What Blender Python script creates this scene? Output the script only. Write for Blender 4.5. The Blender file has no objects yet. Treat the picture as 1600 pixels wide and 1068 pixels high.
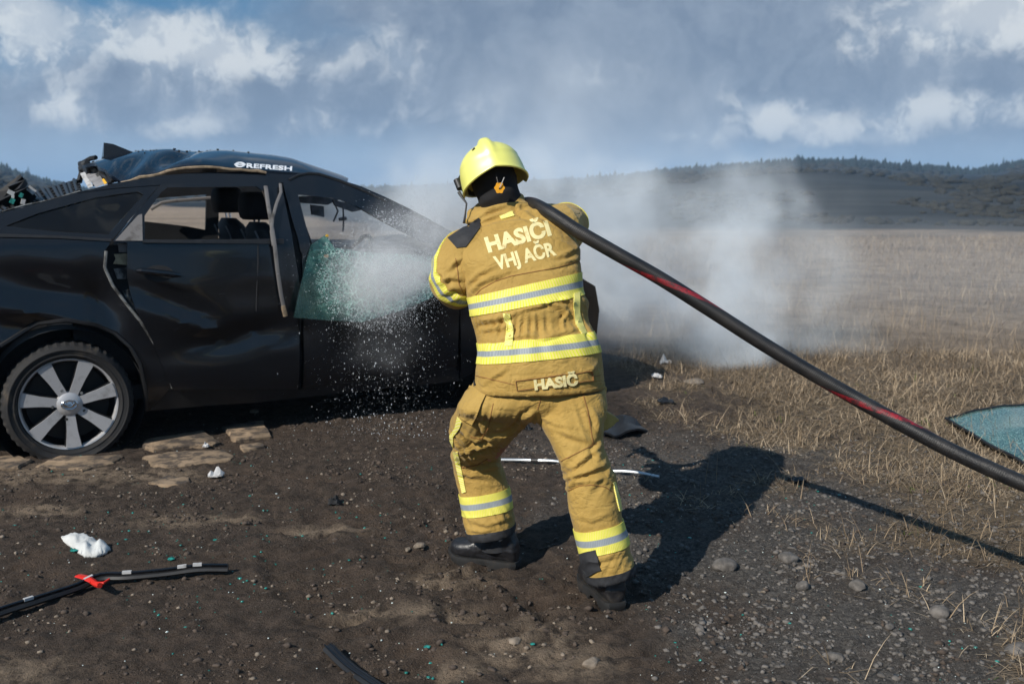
import bpy, bmesh, math, random
import numpy as np
from mathutils import Vector, Matrix, noise as mnoise
from mathutils.bvhtree import BVHTree
from mathutils.geometry import delaunay_2d_cdt
random.seed(7); RNG = np.random.default_rng(7)
SC = bpy.context.scene
COL = SC.collection

# ------------------------------------------------------------------ camera
F = 35 / 36 * 1600; CAMH = 1.42; PITCH = math.atan(229 / F)
cam_d = bpy.data.cameras.new('camera'); cam = bpy.data.objects.new('camera', cam_d); COL.objects.link(cam)
cam.location = (0, 0, CAMH); cam.rotation_euler = (math.pi / 2 - PITCH, 0, 0)
cam_d.lens = 35; cam_d.sensor_width = 36; cam_d.clip_start = 0.05; cam_d.clip_end = 8000
cam_d.dof.use_dof = True; cam_d.dof.focus_distance = 3.55; cam_d.dof.aperture_fstop = 4.5
SC.camera = cam
SC.view_settings.view_transform = 'Standard'; SC.view_settings.look = 'None'
SC.view_settings.exposure = 0.08; SC.view_settings.gamma = 1.0; SC.view_settings.use_curve_mapping = False
SC.cycles.use_denoising = True
SC.cycles.max_bounces = 8; SC.cycles.volume_bounces = 2; SC.cycles.transparent_max_bounces = 16
SC.cycles.caustics_reflective = False; SC.cycles.caustics_refractive = False

# ------------------------------------------------------------------ node helper
class NB:
    def __init__(s, nt): s.nt = nt
    def new(s, t, **kw):
        n = s.nt.nodes.new(t)
        for k, v in kw.items():
            if k[0] == '_': setattr(n, k[1:], v)
            else: s.put(n.inputs[k.replace('__', ' ')], v)
        return n
    def put(s, sock, v):
        if isinstance(v, bpy.types.NodeSocket): s.nt.links.new(v, sock)
        else: sock.default_value = v
    def m(s, op, a, b=None, c=None, clamp=False):
        n = s.nt.nodes.new('ShaderNodeMath'); n.operation = op; n.use_clamp = clamp
        for i, v in enumerate((a, b, c)):
            if v is not None: s.put(n.inputs[i], v)
        return n.outputs[0]
    def mr(s, v, a, b, c=0., d=1., smooth=True):
        n = s.nt.nodes.new('ShaderNodeMapRange'); n.interpolation_type = 'SMOOTHSTEP' if smooth else 'LINEAR'
        for k, x in zip((0, 1, 2, 3, 4), (v, a, b, c, d)): s.put(n.inputs[k], x)
        return n.outputs[0]
    def mix(s, f, a, b, blend='MIX'):
        n = s.nt.nodes.new('ShaderNodeMix'); n.data_type = 'RGBA'; n.blend_type = blend
        s.put(n.inputs[0], f)
        for i, v in ((6, a), (7, b)):
            s.put(n.inputs[i], v if isinstance(v, bpy.types.NodeSocket) else (*v[:3], 1))
        return n.outputs[2]
    def noise(s, vec, scale, detail=4, rough=.55, dist=0., col=False):
        n = s.nt.nodes.new('ShaderNodeTexNoise'); s.put(n.inputs['Vector'], vec)
        n.inputs['Scale'].default_value = scale; n.inputs['Detail'].default_value = detail
        n.inputs['Roughness'].default_value = rough; n.inputs['Distortion'].default_value = dist
        return n.outputs[1 if col else 0]
    def vor(s, vec, scale, feature='F1', out=0, rnd=1.):
        n = s.nt.nodes.new('ShaderNodeTexVoronoi'); n.feature = feature; s.put(n.inputs['Vector'], vec)
        n.inputs['Scale'].default_value = scale; n.inputs['Randomness'].default_value = rnd
        return n.outputs[out]
    def vm(s, op, a, b=None):
        n = s.nt.nodes.new('ShaderNodeVectorMath'); n.operation = op
        s.put(n.inputs[0], a)
        if b is not None: s.put(n.inputs[1], b)
        return n.outputs[1] if op in ('LENGTH', 'DOT_PRODUCT', 'DISTANCE') else n.outputs[0]
    def sep(s, v):
        n = s.nt.nodes.new('ShaderNodeSeparateXYZ'); s.put(n.inputs[0], v); return n.outputs
    def comb(s, x, y, z=0.):
        n = s.nt.nodes.new('ShaderNodeCombineXYZ')
        for i, v in enumerate((x, y, z)): s.put(n.inputs[i], v)
        return n.outputs[0]

# ------------------------------------------------------------------ world: daylight sky with clouds
SUN_DIR = Vector((-.89, -.99, 1.0)).normalized()
SUN_EL = math.asin(SUN_DIR.z); SUN_ROT = math.atan2(SUN_DIR.x, SUN_DIR.y)
SKY_STRENGTH = 0.085
W = bpy.data.worlds.new('World'); SC.world = W; W.use_nodes = True
def build_world():
    nt = W.node_tree; nt.nodes.clear(); b = NB(nt)
    out = nt.nodes.new('ShaderNodeOutputWorld'); bg = nt.nodes.new('ShaderNodeBackground')
    bg.inputs[1].default_value = SKY_STRENGTH; nt.links.new(bg.outputs[0], out.inputs[0])
    sky = nt.nodes.new('ShaderNodeTexSky'); sky.sky_type = 'NISHITA'; sky.sun_disc = False
    sky.sun_elevation = SUN_EL; sky.sun_rotation = SUN_ROT % (2 * math.pi)
    sky.air_density = 1.2; sky.dust_density = .3; sky.ozone_density = 2.5
    d = nt.nodes.new('ShaderNodeTexCoord').outputs['Generated']
    x, y, z = b.sep(d)
    az = b.m('ARCTAN2', x, y); el = b.m('ARCSINE', z)
    elp = b.m('MAXIMUM', el, 0.)
    # cloud texture space
    v = d
    warp = b.noise(v, 7., 5, .6, col=True)
    vw = b.vm('ADD', v, b.vm('MULTIPLY', b.vm('SUBTRACT', warp, (.5, .5, .5)), (.12, .12, .12)))
    big = b.noise(b.vm('MULTIPLY', vw, (1., 1., 2.)), 3.2, 6, .55)
    fine = b.noise(vw, 20., 8, .58)
    lit = b.noise(b.vm('ADD', vw, (.012, .0, -.012)), 20., 8, .58)          # the same field a step towards the sun: gives the puffs a bright and a shaded side
    warp2 = b.noise(v, 14., 5, .6, col=True)
    wx, wy, wz = b.sep(b.vm('SUBTRACT', warp2, (.5, .5, .5)))
    azw = b.m('ADD', az, b.m('MULTIPLY', wx, .07)); elw = b.m('ADD', elp, b.m('MULTIPLY', wy, .045))
    def blob(u, vv, ru, rv, amp):
        ca = math.atan((u - 800) / F); ce = (305 - vv) / F
        a = b.m('DIVIDE', b.m('SUBTRACT', azw, ca), ru / F); e = b.m('DIVIDE', b.m('SUBTRACT', elw, ce), rv / F)
        r2 = b.m('ADD', b.m('MULTIPLY', a, a), b.m('MULTIPLY', e, e))
        return b.m('MULTIPLY', b.m('EXPONENT', b.m('MULTIPLY', r2, -1.)), amp)
    def total(bl):
        t = None
        for q in bl:
            o = blob(*q); t = o if t is None else b.m('ADD', t, o)
        return t
    # grey-blue cloud sheet
    grey = total([(880, 40, 460, 220, 1.15), (1380, 135, 400, 85, 1.2), (330, 165, 270, 55, .95), (1150, 40, 320, 110, .7), (20, 210, 130, 60, .3)])
    gm = b.mr(b.m('ADD', grey, b.m('MULTIPLY', b.m('SUBTRACT', big, .5), 1.2)), .10, .75)
    above = b.mr(el, .24, .5)                      # higher up the same broken cloud goes on
    gen = b.mr(big, .46, .66)
    gm = b.m('ADD', b.m('MULTIPLY', gm, b.m('SUBTRACT', 1., above)), b.m('MULTIPLY', gen, above))
    # bright cumulus
    white = total([(75, 75, 70, 62, 1.25), (118, 185, 42, 24, 1.1), (285, 92, 105, 50, 1.25), (415, 115, 85, 36, 1.), (15, 30, 45, 50, .6),
                   (1500, 48, 130, 52, 1.2), (1590, 80, 70, 40, .7), (1195, 178, 52, 32, 1.), (1265, 208, 55, 24, 1.), (1345, 222, 100, 18, .8),
                   (1480, 188, 190, 26, .9), (1315, 92, 34, 36, .7), (960, 125, 70, 24, .35), (600, 100, 110, 60, .45), (480, 200, 140, 24, .65), (250, 208, 110, 18, .55), (1060, 214, 70, 14, .5), (700, 190, 120, 30, .35)])
    n_ = b.m('SUBTRACT', fine, .5)
    wm = b.mr(b.m('ADD', white, b.m('MULTIPLY', n_, 1.8)), .18, 1.08)
    wgen = b.mr(fine, .54, .66)
    off = b.m('MAXIMUM', above, b.mr(b.m('ABSOLUTE', az), .5, .62))
    wm = b.m('ADD', b.m('MULTIPLY', wm, b.m('SUBTRACT', 1., off)), b.m('MULTIPLY', b.m('MULTIPLY', wgen, .7), off))
    K = 1 / SKY_STRENGTH
    def c(r, g, bb, k=1.): return (r * K * k, g * K * k, bb * K * k)
    base = b.mix(b.mr(el, .0, .17), c(.36, .50, .68), c(.040, .18, .37))      # pale near the horizon, deep blue higher
    skyc = b.mix(.85, sky.outputs[0], base)
    greyc = b.mix(b.mr(fine, .3, .7), c(.185, .235, .320), c(.29, .345, .43)); greyc = b.mix(b.mr(el, .0, .10, .5, 0.), greyc, c(.32, .43, .58))
    c1 = b.mix(b.m('MULTIPLY', gm, .92), skyc, greyc)
    shade = b.mr(b.m('SUBTRACT', fine, lit), -.07, .09)
    whitec = b.mix(shade, c(.36, .43, .52), c(.70, .735, .75)); whitec = b.mix(b.mr(b.m('ADD', white, n_), .7, 1.3, 0., .5), whitec, c(.80, .82, .82))
    c2 = b.mix(b.m('MULTIPLY', wm, .84), c1, whitec)
    # milky band low on the horizon
    c3 = b.mix(b.mr(el, -.01, .075, .55, 0.), c2, c(.38, .48, .61))
    nt.links.new(c3, bg.inputs[0])
build_world()

sun_d = bpy.data.lights.new('sun', 'SUN'); sun = bpy.data.objects.new('sun', sun_d); COL.objects.link(sun)
sun_d.energy = 5.0; sun_d.angle = math.radians(.5); sun_d.color = (1, .94, .85)
sun.rotation_euler = SUN_DIR.to_track_quat('Z', 'Y').to_euler(); sun.location = (-6, -6, 9)

# ------------------------------------------------------------------ geometry of the place (survey helpers)
def ray(u, v):
    dx = (u - 800) / F; dz = -(v - 534) / F
    return Vector((dx, math.cos(PITCH) + math.sin(PITCH) * dz, -math.sin(PITCH) + math.cos(PITCH) * dz))
CAM = Vector((0, 0, CAMH))
def U(u, v, Y):
    r = ray(u, v); return CAM + r * (Y / r.y)
def G(u, v, z=0.):
    r = ray(u, v); return CAM + r * ((z - CAMH) / r.z)

# ------------------------------------------------------------------ mesh helpers
def tag(o, label=None, cat=None, group=None, kind=None):
    for k, v in (('label', label), ('category', cat), ('group', group), ('kind', kind)):
        if v: o[k] = v
    return o
def empty(name, loc, rz=0.):
    o = bpy.data.objects.new(name, None); COL.objects.link(o); o.location = loc; o.rotation_euler = (0, 0, rz)
    o.empty_display_size = .2; return o
def mesh_obj(name, verts, faces, mat, parent=None, smooth=True, sharp=40, loc=None, uv=None):
    me = bpy.data.meshes.new(name)
    me.from_pydata([tuple(v) for v in verts], [], [tuple(f) for f in faces])
    me.validate(verbose=False)
    if smooth:
        me.polygons.foreach_set('use_smooth', [True] * len(me.polygons))
        if sharp: me.set_sharp_from_angle(angle=math.radians(sharp))
    me.update()
    if mat:
        for mm in (mat if isinstance(mat, (list, tuple)) else [mat]): me.materials.append(mm)
    o = bpy.data.objects.new(name, me); COL.objects.link(o)
    if loc is not None: o.location = loc
    if parent: o.parent = parent
    if uv is not None:
        l = me.uv_layers.new(name='UVMap')
        vi = np.zeros(len(me.loops), dtype=np.int32); me.loops.foreach_get('vertex_index', vi)
        l.data.foreach_set('uv', np.asarray(uv, dtype=np.float32)[vi].ravel())
    return o
def tri_mesh(name, V, T, mat, attrs=None, smooth=False):
    """fast: numpy verts (n,3), tris (m,3)"""
    me = bpy.data.meshes.new(name); V = np.ascontiguousarray(V, dtype=np.float32); T = np.ascontiguousarray(T, dtype=np.int32)
    k = T.shape[1]
    me.vertices.add(len(V)); me.vertices.foreach_set('co', V.ravel())
    me.loops.add(T.size); me.loops.foreach_set('vertex_index', T.ravel())
    me.polygons.add(len(T)); me.polygons.foreach_set('loop_start', np.arange(0, T.size, k, dtype=np.int32))
    if smooth: me.polygons.foreach_set('use_smooth', np.ones(len(T), dtype=bool))
    me.update(calc_edges=True); me.materials.append(mat)
    for nm, a in (attrs or {}).items():
        a = np.asarray(a, dtype=np.float32)
        at = me.attributes.new(nm, 'FLOAT', 'POINT'); at.data.foreach_set('value', a)
    o = bpy.data.objects.new(name, me); COL.objects.link(o); return o
class MB:
    def __init__(s): s.v = []; s.f = []
    def add(s, v, f):
        k = len(s.v); s.v += [Vector(p) for p in v]; s.f += [tuple(i + k for i in q) for q in f]; return s
    def box(s, c, size, rot=None, taper=1.):
        hx, hy, hz = [a / 2 for a in size]; R = rot or Matrix.Identity(3); c = Vector(c)
        P = [c + R @ Vector((x * hx * (taper if z > 0 else 1), y * hy * (taper if z > 0 else 1), z * hz)) for z in (-1, 1) for x, y in ((-1, -1), (1, -1), (1, 1), (-1, 1))]
        return s.add(P, [(3, 2, 1, 0), (4, 5, 6, 7), (0, 1, 5, 4), (1, 2, 6, 5), (2, 3, 7, 6), (3, 0, 4, 7)])
    def tube(s, pts, r, n=8, cap=True, up=None):
        pts = [Vector(p) for p in pts]; N = len(pts); rr = r if isinstance(r, list) else [r] * N
        rings = []; prev = None
        for i, p in enumerate(pts):
            t = (pts[min(i + 1, N - 1)] - pts[max(i - 1, 0)]).normalized()
            a = prev if prev is not None else (up or (Vector((0, 0, 1)) if abs(t.z) < .9 else Vector((1, 0, 0))))
            a = (a - t * a.dot(t)).normalized(); prev = a; c = t.cross(a)
            ri = rr[i]; ra, rb = ri if isinstance(ri, (tuple, list)) else (ri, ri)
            rings.append([p + a * math.cos(2 * math.pi * k / n) * ra + c * math.sin(2 * math.pi * k / n) * rb for k in range(n)])
        return s.add(*loft(rings, cap))
    def prism(s, poly, d):
        """poly list of 3D points, extruded by vector d"""
        n = len(poly); d = Vector(d); P = [Vector(p) for p in poly]
        return s.add(P + [p + d for p in P], [tuple(range(n))[::-1], tuple(range(n, 2 * n))] + [(i, (i + 1) % n, n + (i + 1) % n, n + i) for i in range(n)])
    def lathe(s, prof, c, ax, n=48, arc=None):
        """prof [(r, h)] round axis ax from centre c"""
        ax = Vector(ax).normalized(); a = ax.orthogonal().normalized(); b_ = ax.cross(a); c = Vector(c)
        rings = [[c + ax * h + (a * math.cos(2 * math.pi * k / n) + b_ * math.sin(2 * math.pi * k / n)) * r for k in range(n)] for r, h in prof]
        return s.add(*loft(rings, False))
    def ball(s, c, r, n=12, m=8, rot=None):
        c = Vector(c); r = Vector(r if isinstance(r, (tuple, list)) else (r, r, r)); R = rot or Matrix.Identity(3)
        rings = []
        for j in range(m + 1):
            th = math.pi * (j / m); rings.append([c + R @ Vector((r.x * max(math.sin(th), .001) * math.cos(2 * math.pi * k / n), r.y * max(math.sin(th), .001) * math.sin(2 * math.pi * k / n), -r.z * math.cos(th))) for k in range(n)])
        return s.add(*loft(rings, True))
    def build(s, name, mat, parent=None, **kw): return mesh_obj(name, s.v, s.f, mat, parent, **kw)
def loft(rings, cap=True):
    n = len(rings[0]); v = [p for r in rings for p in r]; f = []
    for i in range(len(rings) - 1):
        for k in range(n):
            a = i * n + k; b2 = i * n + (k + 1) % n; f.append((a, b2, b2 + n, a + n))
    if cap: f.append(tuple(range(n))[::-1]); f.append(tuple(range((len(rings) - 1) * n, len(rings) * n)))
    return v, f
def inpoly(x, y, poly):
    c = False; j = len(poly) - 1
    for i in range(len(poly)):
        xi, yi = poly[i]; xj, yj = poly[j]
        if (yi > y) != (yj > y) and x < (xj - xi) * (y - yi) / (yj - yi) + xi: c = not c
        j = i
    return c
def dens(poly, res, closed=True):
    out = []; n = len(poly)
    for i in range(n if closed else n - 1):
        a, b_ = poly[i], poly[(i + 1) % n]; L = math.hypot(b_[0] - a[0], b_[1] - a[1]); k = max(1, int(math.ceil(L / res)))
        out += [(a[0] + (b_[0] - a[0]) * q / k, a[1] + (b_[1] - a[1]) * q / k) for q in range(k)]
    if not closed: out.append(tuple(poly[-1]))
    return out
def fillgrid(outline, holes, res):
    """2D polygon with holes -> evenly triangulated verts, tris"""
    loops = [dens(outline, res)] + [dens(h, res) for h in holes]
    pts = []; edges = []
    for L in loops:
        k = len(pts); pts += L; edges += [(k + i, k + (i + 1) % len(L)) for i in range(len(L))]
    B = np.array(pts); x0, y0 = B.min(0); x1, y1 = B.max(0); row = 0
    y = y0 + res * .5
    while y < y1:
        x = x0 + (res * .5 if row % 2 else res * .25)
        while x < x1:
            if inpoly(x, y, loops[0]) and not any(inpoly(x, y, h) for h in loops[1:]) and np.min((B[:, 0] - x) ** 2 + (B[:, 1] - y) ** 2) > (.45 * res) ** 2: pts.append((x, y))
            x += res
        y += res * .87; row += 1
    r = delaunay_2d_cdt([Vector(p) for p in pts], edges, [], 0, 1e-6)
    V = [(p.x, p.y) for p in r[0]]; T = []
    for t in r[2]:
        cx = sum(V[i][0] for i in t) / 3; cy = sum(V[i][1] for i in t) / 3
        if inpoly(cx, cy, loops[0]) and not any(inpoly(cx, cy, h) for h in loops[1:]): T.append(tuple(t))
    return V, T
def thicken(P, T, off):
    """give a triangulated sheet real thickness; off is one vector or one per vertex"""
    n = len(P); offs = off if isinstance(off, list) else [Vector(off)] * n
    cnt = {}
    for t in T:
        for i in range(3):
            a, b_ = t[i], t[(i + 1) % 3]; cnt[(a, b_)] = 1
    side = [(a, b_) for (a, b_) in cnt if (b_, a) not in cnt]
    V = [Vector(p) for p in P] + [Vector(p) + o for p, o in zip(P, offs)]
    return V, list(T) + [tuple(i + n for i in t[::-1]) for t in T] + [(b_, a, a + n, b_ + n) for a, b_ in side]
def remesh(v, f, voxel, smooth=4, fac=.5):
    me = bpy.data.meshes.new('tmp'); me.from_pydata([tuple(p) for p in v], [], f); me.update()
    o = bpy.data.objects.new('tmp', me); COL.objects.link(o)
    bm = bmesh.new(); bm.from_mesh(me); bmesh.ops.recalc_face_normals(bm, faces=bm.faces); bm.to_mesh(me); bm.free()
    m = o.modifiers.new('r', 'REMESH'); m.mode = 'VOXEL'; m.voxel_size = voxel; m.adaptivity = 0
    if smooth:
        s = o.modifiers.new('s', 'SMOOTH'); s.factor = fac; s.iterations = smooth
    dg = bpy.context.evaluated_depsgraph_get(); ev = o.evaluated_get(dg); em = ev.to_mesh()
    V = np.empty(len(em.vertices) * 3, dtype=np.float32); em.vertices.foreach_get('co', V)
    N = np.empty(len(em.vertices) * 3, dtype=np.float32); em.vertices.foreach_get('normal', N)
    FF = [tuple(p.vertices) for p in em.polygons]; ev.to_mesh_clear()
    bpy.data.objects.remove(o); bpy.data.meshes.remove(me)
    return V.reshape(-1, 3).astype(float), N.reshape(-1, 3).astype(float), FF
def bvh_of(V, Fc): return BVHTree.FromPolygons([tuple(p) for p in V], [tuple(f) for f in Fc])

# numpy 2D gradient noise
_perm = np.random.default_rng(3).permutation(256); _perm = np.concatenate([_perm, _perm])
def pn(x, y):
    xi = np.floor(x).astype(int); yi = np.floor(y).astype(int); xf = x - xi; yf = y - yi; xi &= 255; yi &= 255
    u = xf * xf * xf * (xf * (xf * 6 - 15) + 10); v = yf * yf * yf * (yf * (yf * 6 - 15) + 10)
    def g(ix, iy, dx, dy):
        a = _perm[_perm[ix & 255] + (iy & 255)] * (2 * np.pi / 256); return np.cos(a) * dx + np.sin(a) * dy
    n00 = g(xi, yi, xf, yf); n10 = g(xi + 1, yi, xf - 1, yf); n01 = g(xi, yi + 1, xf, yf - 1); n11 = g(xi + 1, yi + 1, xf - 1, yf - 1)
    return (n00 * (1 - u) + n10 * u) * (1 - v) + (n01 * (1 - u) + n11 * u) * v
def fbm(x, y, o=4, g=.5):
    s = 0; a = 1.
    for i in range(o): s = s + a * pn(x + 17.3 * i, y - 9.1 * i); x = x * 2.03; y = y * 2.03; a *= g
    return s
def sstep(a, b_, x): t = np.clip((x - a) / (b_ - a), 0, 1); return t * t * (3 - 2 * t)

# ------------------------------------------------------------------ materials
def pmat(name, color=(.5, .5, .5), rough=.6, metal=0., spec=.5, coat=0., var=0., vscale=8., bump=0., bscale=60., dirt=None, dscale=3., dlim=(.5, .7), **kw):
    m = bpy.data.materials.new(name); m.use_nodes = True; nt = m.node_tree; b = NB(nt)
    p = nt.nodes['Principled BSDF']; tc = nt.nodes.new('ShaderNodeTexCoord').outputs['Object']
    c = None
    if var:
        n = b.noise(tc, vscale, 5, .6)
        c = b.mix(b.mr(n, .3, .7), tuple(x * (1 - var) for x in color), tuple(min(1, x * (1 + var)) for x in color))
    else: c = b.mix(0., color, color)
    if dirt:
        dn = b.noise(tc, dscale, 7, .65); dm = b.mr(dn, *dlim); c = b.mix(dm, c, dirt)
        b.put(p.inputs['Roughness'], b.m('ADD', rough, b.m('MULTIPLY', dm, .3), clamp=True))
    else: p.inputs['Roughness'].default_value = rough
    nt.links.new(c, p.inputs['Base Color'])
    p.inputs['Metallic'].default_value = metal; p.inputs['Specular IOR Level'].default_value = spec
    p.inputs['Coat Weight'].default_value = coat; p.inputs['Coat Roughness'].default_value = .05
    for k, v in kw.items(): p.inputs[k.replace('_', ' ')].default_value = v
    if bump:
        bn = b.noise(tc, bscale, 4, .6); bp = nt.nodes.new('ShaderNodeBump'); bp.inputs['Strength'].default_value = bump
        bp.inputs['Distance'].default_value = .01; nt.links.new(bn, bp.inputs['Height']); nt.links.new(bp.outputs[0], p.inputs['Normal'])
    return m
# ------------------------------------------------------------------ shared materials
M = {}
def build_materials():
    M['paint'] = pmat('black_paint', (.0045, .0058, .0085), .24, spec=.5, coat=.35, dirt=(.032, .029, .027), dscale=3.2, dlim=(.60, .9), bump=.02, bscale=9)
    M['roofpaint'] = pmat('gloss_black_paint', (.003, .0045, .009), .11, spec=.32, dirt=(.03, .03, .03), dscale=14, dlim=(.66, .85))
    M['trim'] = pmat('black_plastic', (.010, .010, .011), .5, var=.3, vscale=20)
    M['dark'] = pmat('interior_black', (.009, .010, .012), .75, var=.3, vscale=14)
    M['seat'] = pmat('seat_fabric', (.028, .030, .034), .7, var=.3, vscale=30)
    M['seatpipe'] = pmat('pale_piping', (.30, .30, .31), .6)
    M['rubber'] = pmat('tyre_rubber', (.011, .011, .012), .8, dirt=(.085, .07, .055), dscale=9, dlim=(.52, .78), bump=.2, bscale=120)
    M['alloy'] = pmat('machined_alloy', (.50, .50, .51), .34, metal=.35, dirt=(.24, .23, .22), dscale=9, dlim=(.5, .8))
    M['alloydark'] = pmat('dark_alloy', (.004, .004, .005), .5)
    M['chrome'] = pmat('chrome', (.6, .62, .65), .18, metal=1.)
    M['strip'] = pmat('grey_weatherstrip', (.17, .16, .155), .5, dirt=(.06, .055, .05), dscale=12, dlim=(.5, .7))
    M['bare'] = pmat('bare_metal', (.22, .225, .22), .5, metal=.3, dirt=(.03, .03, .03), dscale=16, dlim=(.42, .6))
    M['foam'] = pmat('torn_headliner', (.27, .2, .13), .9, var=.4, vscale=30)
    M['white'] = pmat('white_plastic', (.46, .46, .46), .5, dirt=(.2, .19, .18), dscale=25)
    M['grey'] = pmat('grey_fabric', (.2, .2, .21), .85, var=.3, vscale=18)
    M['beige'] = pmat('beige_trim', (.33, .28, .18), .8, var=.3, vscale=20)
    M['yellow'] = pmat('yellow_sticker', (.75, .42, .03), .6)
    M['teal'] = pmat('teal_glass_bits', (.02, .20, .17), .15, coat=.6, var=.5, vscale=90)
    M['cloth'] = m = pmat('mustard_aramid', (.40, .25, .052), .82, Sheen_Weight=.1); nt = m.node_tree; b = NB(nt); p = nt.nodes['Principled BSDF']; tc = nt.nodes.new('ShaderNodeTexCoord').outputs['Object']
    wv = b.vm('ADD', tc, b.vm('MULTIPLY', b.vm('SUBTRACT', b.noise(tc, 5, 3, .5, col=True), (.5, .5, .5)), (.16, .16, .16)))
    c1 = b.m('ABSOLUTE', b.m('SUBTRACT', b.noise(b.vm('MULTIPLY', wv, (1., 1., 1.9)), 11, 3, .5), .5)); c2 = b.m('ABSOLUTE', b.m('SUBTRACT', b.noise(b.vm('MULTIPLY', wv, (1.3, 1.3, 1.)), 24, 3, .55), .5))
    hgt = b.m('ADD', b.m('MULTIPLY', b.mr(c1, 0., .12), 1.), b.m('MULTIPLY', b.mr(c2, 0., .14), .38)); hgt = b.m('ADD', hgt, b.m('MULTIPLY', b.noise(tc, 900, 2, .5), .05))
    nt.links.new(b.new('ShaderNodeBump', Strength=.42, Distance=.005, Height=hgt).outputs[0], p.inputs['Normal'])
    cl = b.mix(b.mr(b.noise(tc, 6, 7, .65), .3, .7), (.345, .214, .044), (.415, .268, .064)); cl = b.mix(b.mr(b.noise(wv, 3.1, 7, .7), .58, .80, 0., .40), cl, (.20, .125, .045)); cl = b.mix(b.m('MULTIPLY', b.mr(b.noise(tc, 600, 2, .6), .4, .7), .14), cl, (.26, .16, .04))
    nt.links.new(cl, p.inputs['Base Color'])
    M['clothseam'] = pmat('rust_stitching', (.24, .11, .03), .8)
    M['blackcloth'] = pmat('black_reinforcement', (.018, .019, .022), .75, var=.3, vscale=40, bump=.15, bscale=500)
    M['hood'] = pmat('black_knit', (.007, .007, .009), .9)
    M['skin'] = pmat('skin', (.42, .19, .13), .5, Subsurface_Weight=.1)
    M['redwool'] = pmat('red_lining', (.25, .012, .015), .8)
    M['boot'] = pmat('black_leather', (.016, .016, .018), .36, var=.3, vscale=20, dirt=(.06, .05, .04), dscale=10, dlim=(.5, .8), bump=.25, bscale=60)
    M['sole'] = pmat('boot_sole', (.014, .014, .014), .7, dirt=(.045, .033, .025), dscale=22, dlim=(.5, .75))
    M['glove'] = pmat('glove', (.02, .02, .022), .8)
    M['helmet'] = pmat('fluorescent_shell', (.90, .87, .13), .40, coat=1., var=.04, vscale=3); M['helmet'].node_tree.nodes['Principled BSDF'].inputs['Coat Roughness'].default_value = .5; M['helmet'].node_tree.nodes['Principled BSDF'].inputs['Coat IOR'].default_value = 2.7
    M['letter'] = pmat('pale_reflective_print', (.74, .655, .33), .6, dirt=(.50, .38, .15), dscale=40, dlim=(.52, .72))
    M['tagyellow'] = pmat('orange_plastic_tag', (.75, .34, .01), .5)
    M['stone'] = pmat('grey_stone', (.115, .104, .094), .9, var=.4, vscale=30, bump=.4, bscale=80)
    M['palestone'] = pmat('pale_stone', (.19, .155, .12), .9, var=.35, vscale=26, bump=.4, bscale=80)
    M['concrete'] = pmat('sandy_concrete', (.235, .17, .11), .95, var=.3, vscale=9, bump=.4, bscale=120, dirt=(.06, .046, .036), dscale=11, dlim=(.44, .60))
    M['rag'] = pmat('white_rag', (.52, .53, .52), .9, var=.12, vscale=16, bump=.2, bscale=60, dirt=(.25, .24, .22), dscale=18, dlim=(.58, .75))
    M['red'] = pmat('red_plastic', (.62, .02, .008), .4)
    M['rod'] = pmat('bright_rod', (.50, .53, .55), .3, metal=.7)
    M['clod'] = pmat('soil_clod', (.066, .049, .038), .95, var=.4, vscale=40)
    M['bark'] = pmat('bark', (.04, .035, .03), .9)
    M['conifer'] = pmat('conifer_needles', (.012, .022, .022), .9, var=.4, vscale=.05)
    M['scrub'] = pmat('scrub_twigs', (.020, .020, .016), .95, var=.4, vscale=.2)

    # glass kinds ------------------------------------------------
    def glass(name, tint, trans, rough=.02):
        m = bpy.data.materials.new(name); m.use_nodes = True; nt = m.node_tree; nt.nodes.clear(); b = NB(nt)
        o = nt.nodes.new('ShaderNodeOutputMaterial')
        tr = b.new('ShaderNodeBsdfTransparent', Color=(*tint, 1)); gl = b.new('ShaderNodeBsdfGlossy', Roughness=rough, Color=(1, 1, 1, 1))
        fr = b.new('ShaderNodeFresnel', IOR=1.5); mx = nt.nodes.new('ShaderNodeMixShader')
        nt.links.new(fr.outputs[0], mx.inputs[0]); nt.links.new(tr.outputs[0], mx.inputs[1]); nt.links.new(gl.outputs[0], mx.inputs[2])
        nt.links.new(mx.outputs[0], o.inputs[0]); return m
    M['privacy'] = glass('privacy_glass', (.26, .28, .30), .1)
    def shattered(name, scale, frost, tint):
        m = bpy.data.materials.new(name); m.use_nodes = True; nt = m.node_tree; nt.nodes.clear(); b = NB(nt)
        o = nt.nodes.new('ShaderNodeOutputMaterial'); tc = nt.nodes.new('ShaderNodeTexCoord').outputs['UV']
        at = nt.nodes.new('ShaderNodeAttribute'); at.attribute_name = 'crack'; dens_ = at.outputs['Fac']
        w = b.vm('ADD', tc, b.vm('MULTIPLY', b.vm('SUBTRACT', b.noise(tc, 6, 4, .6, col=True), (.5, .5, .5)), (.12, .12, .12)))
        d1 = b.vor(w, scale, 'DISTANCE_TO_EDGE'); d2 = b.vor(w, scale * 3.1, 'DISTANCE_TO_EDGE')
        e1 = b.mr(d1, .0, .045, 1., 0.); e2 = b.mr(d2, .0, .09, 1., 0.)
        big = b.noise(tc, 5, 6, .7)
        patch = b.mr(b.m('ADD', dens_, b.m('MULTIPLY', b.m('SUBTRACT', big, .5), 1.5)), .3, .8)
        crack = b.m('MULTIPLY', b.m('MAXIMUM', b.m('MULTIPLY', e2, .75), e1), patch, clamp=True)
        cell = b.vor(w, scale * 3.1, 'F1', 1); cs = b.sep(cell)
        tr = b.new('ShaderNodeBsdfTransparent', Color=(*tint, 1)); gl = b.new('ShaderNodeBsdfGlossy', Roughness=.08)
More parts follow.
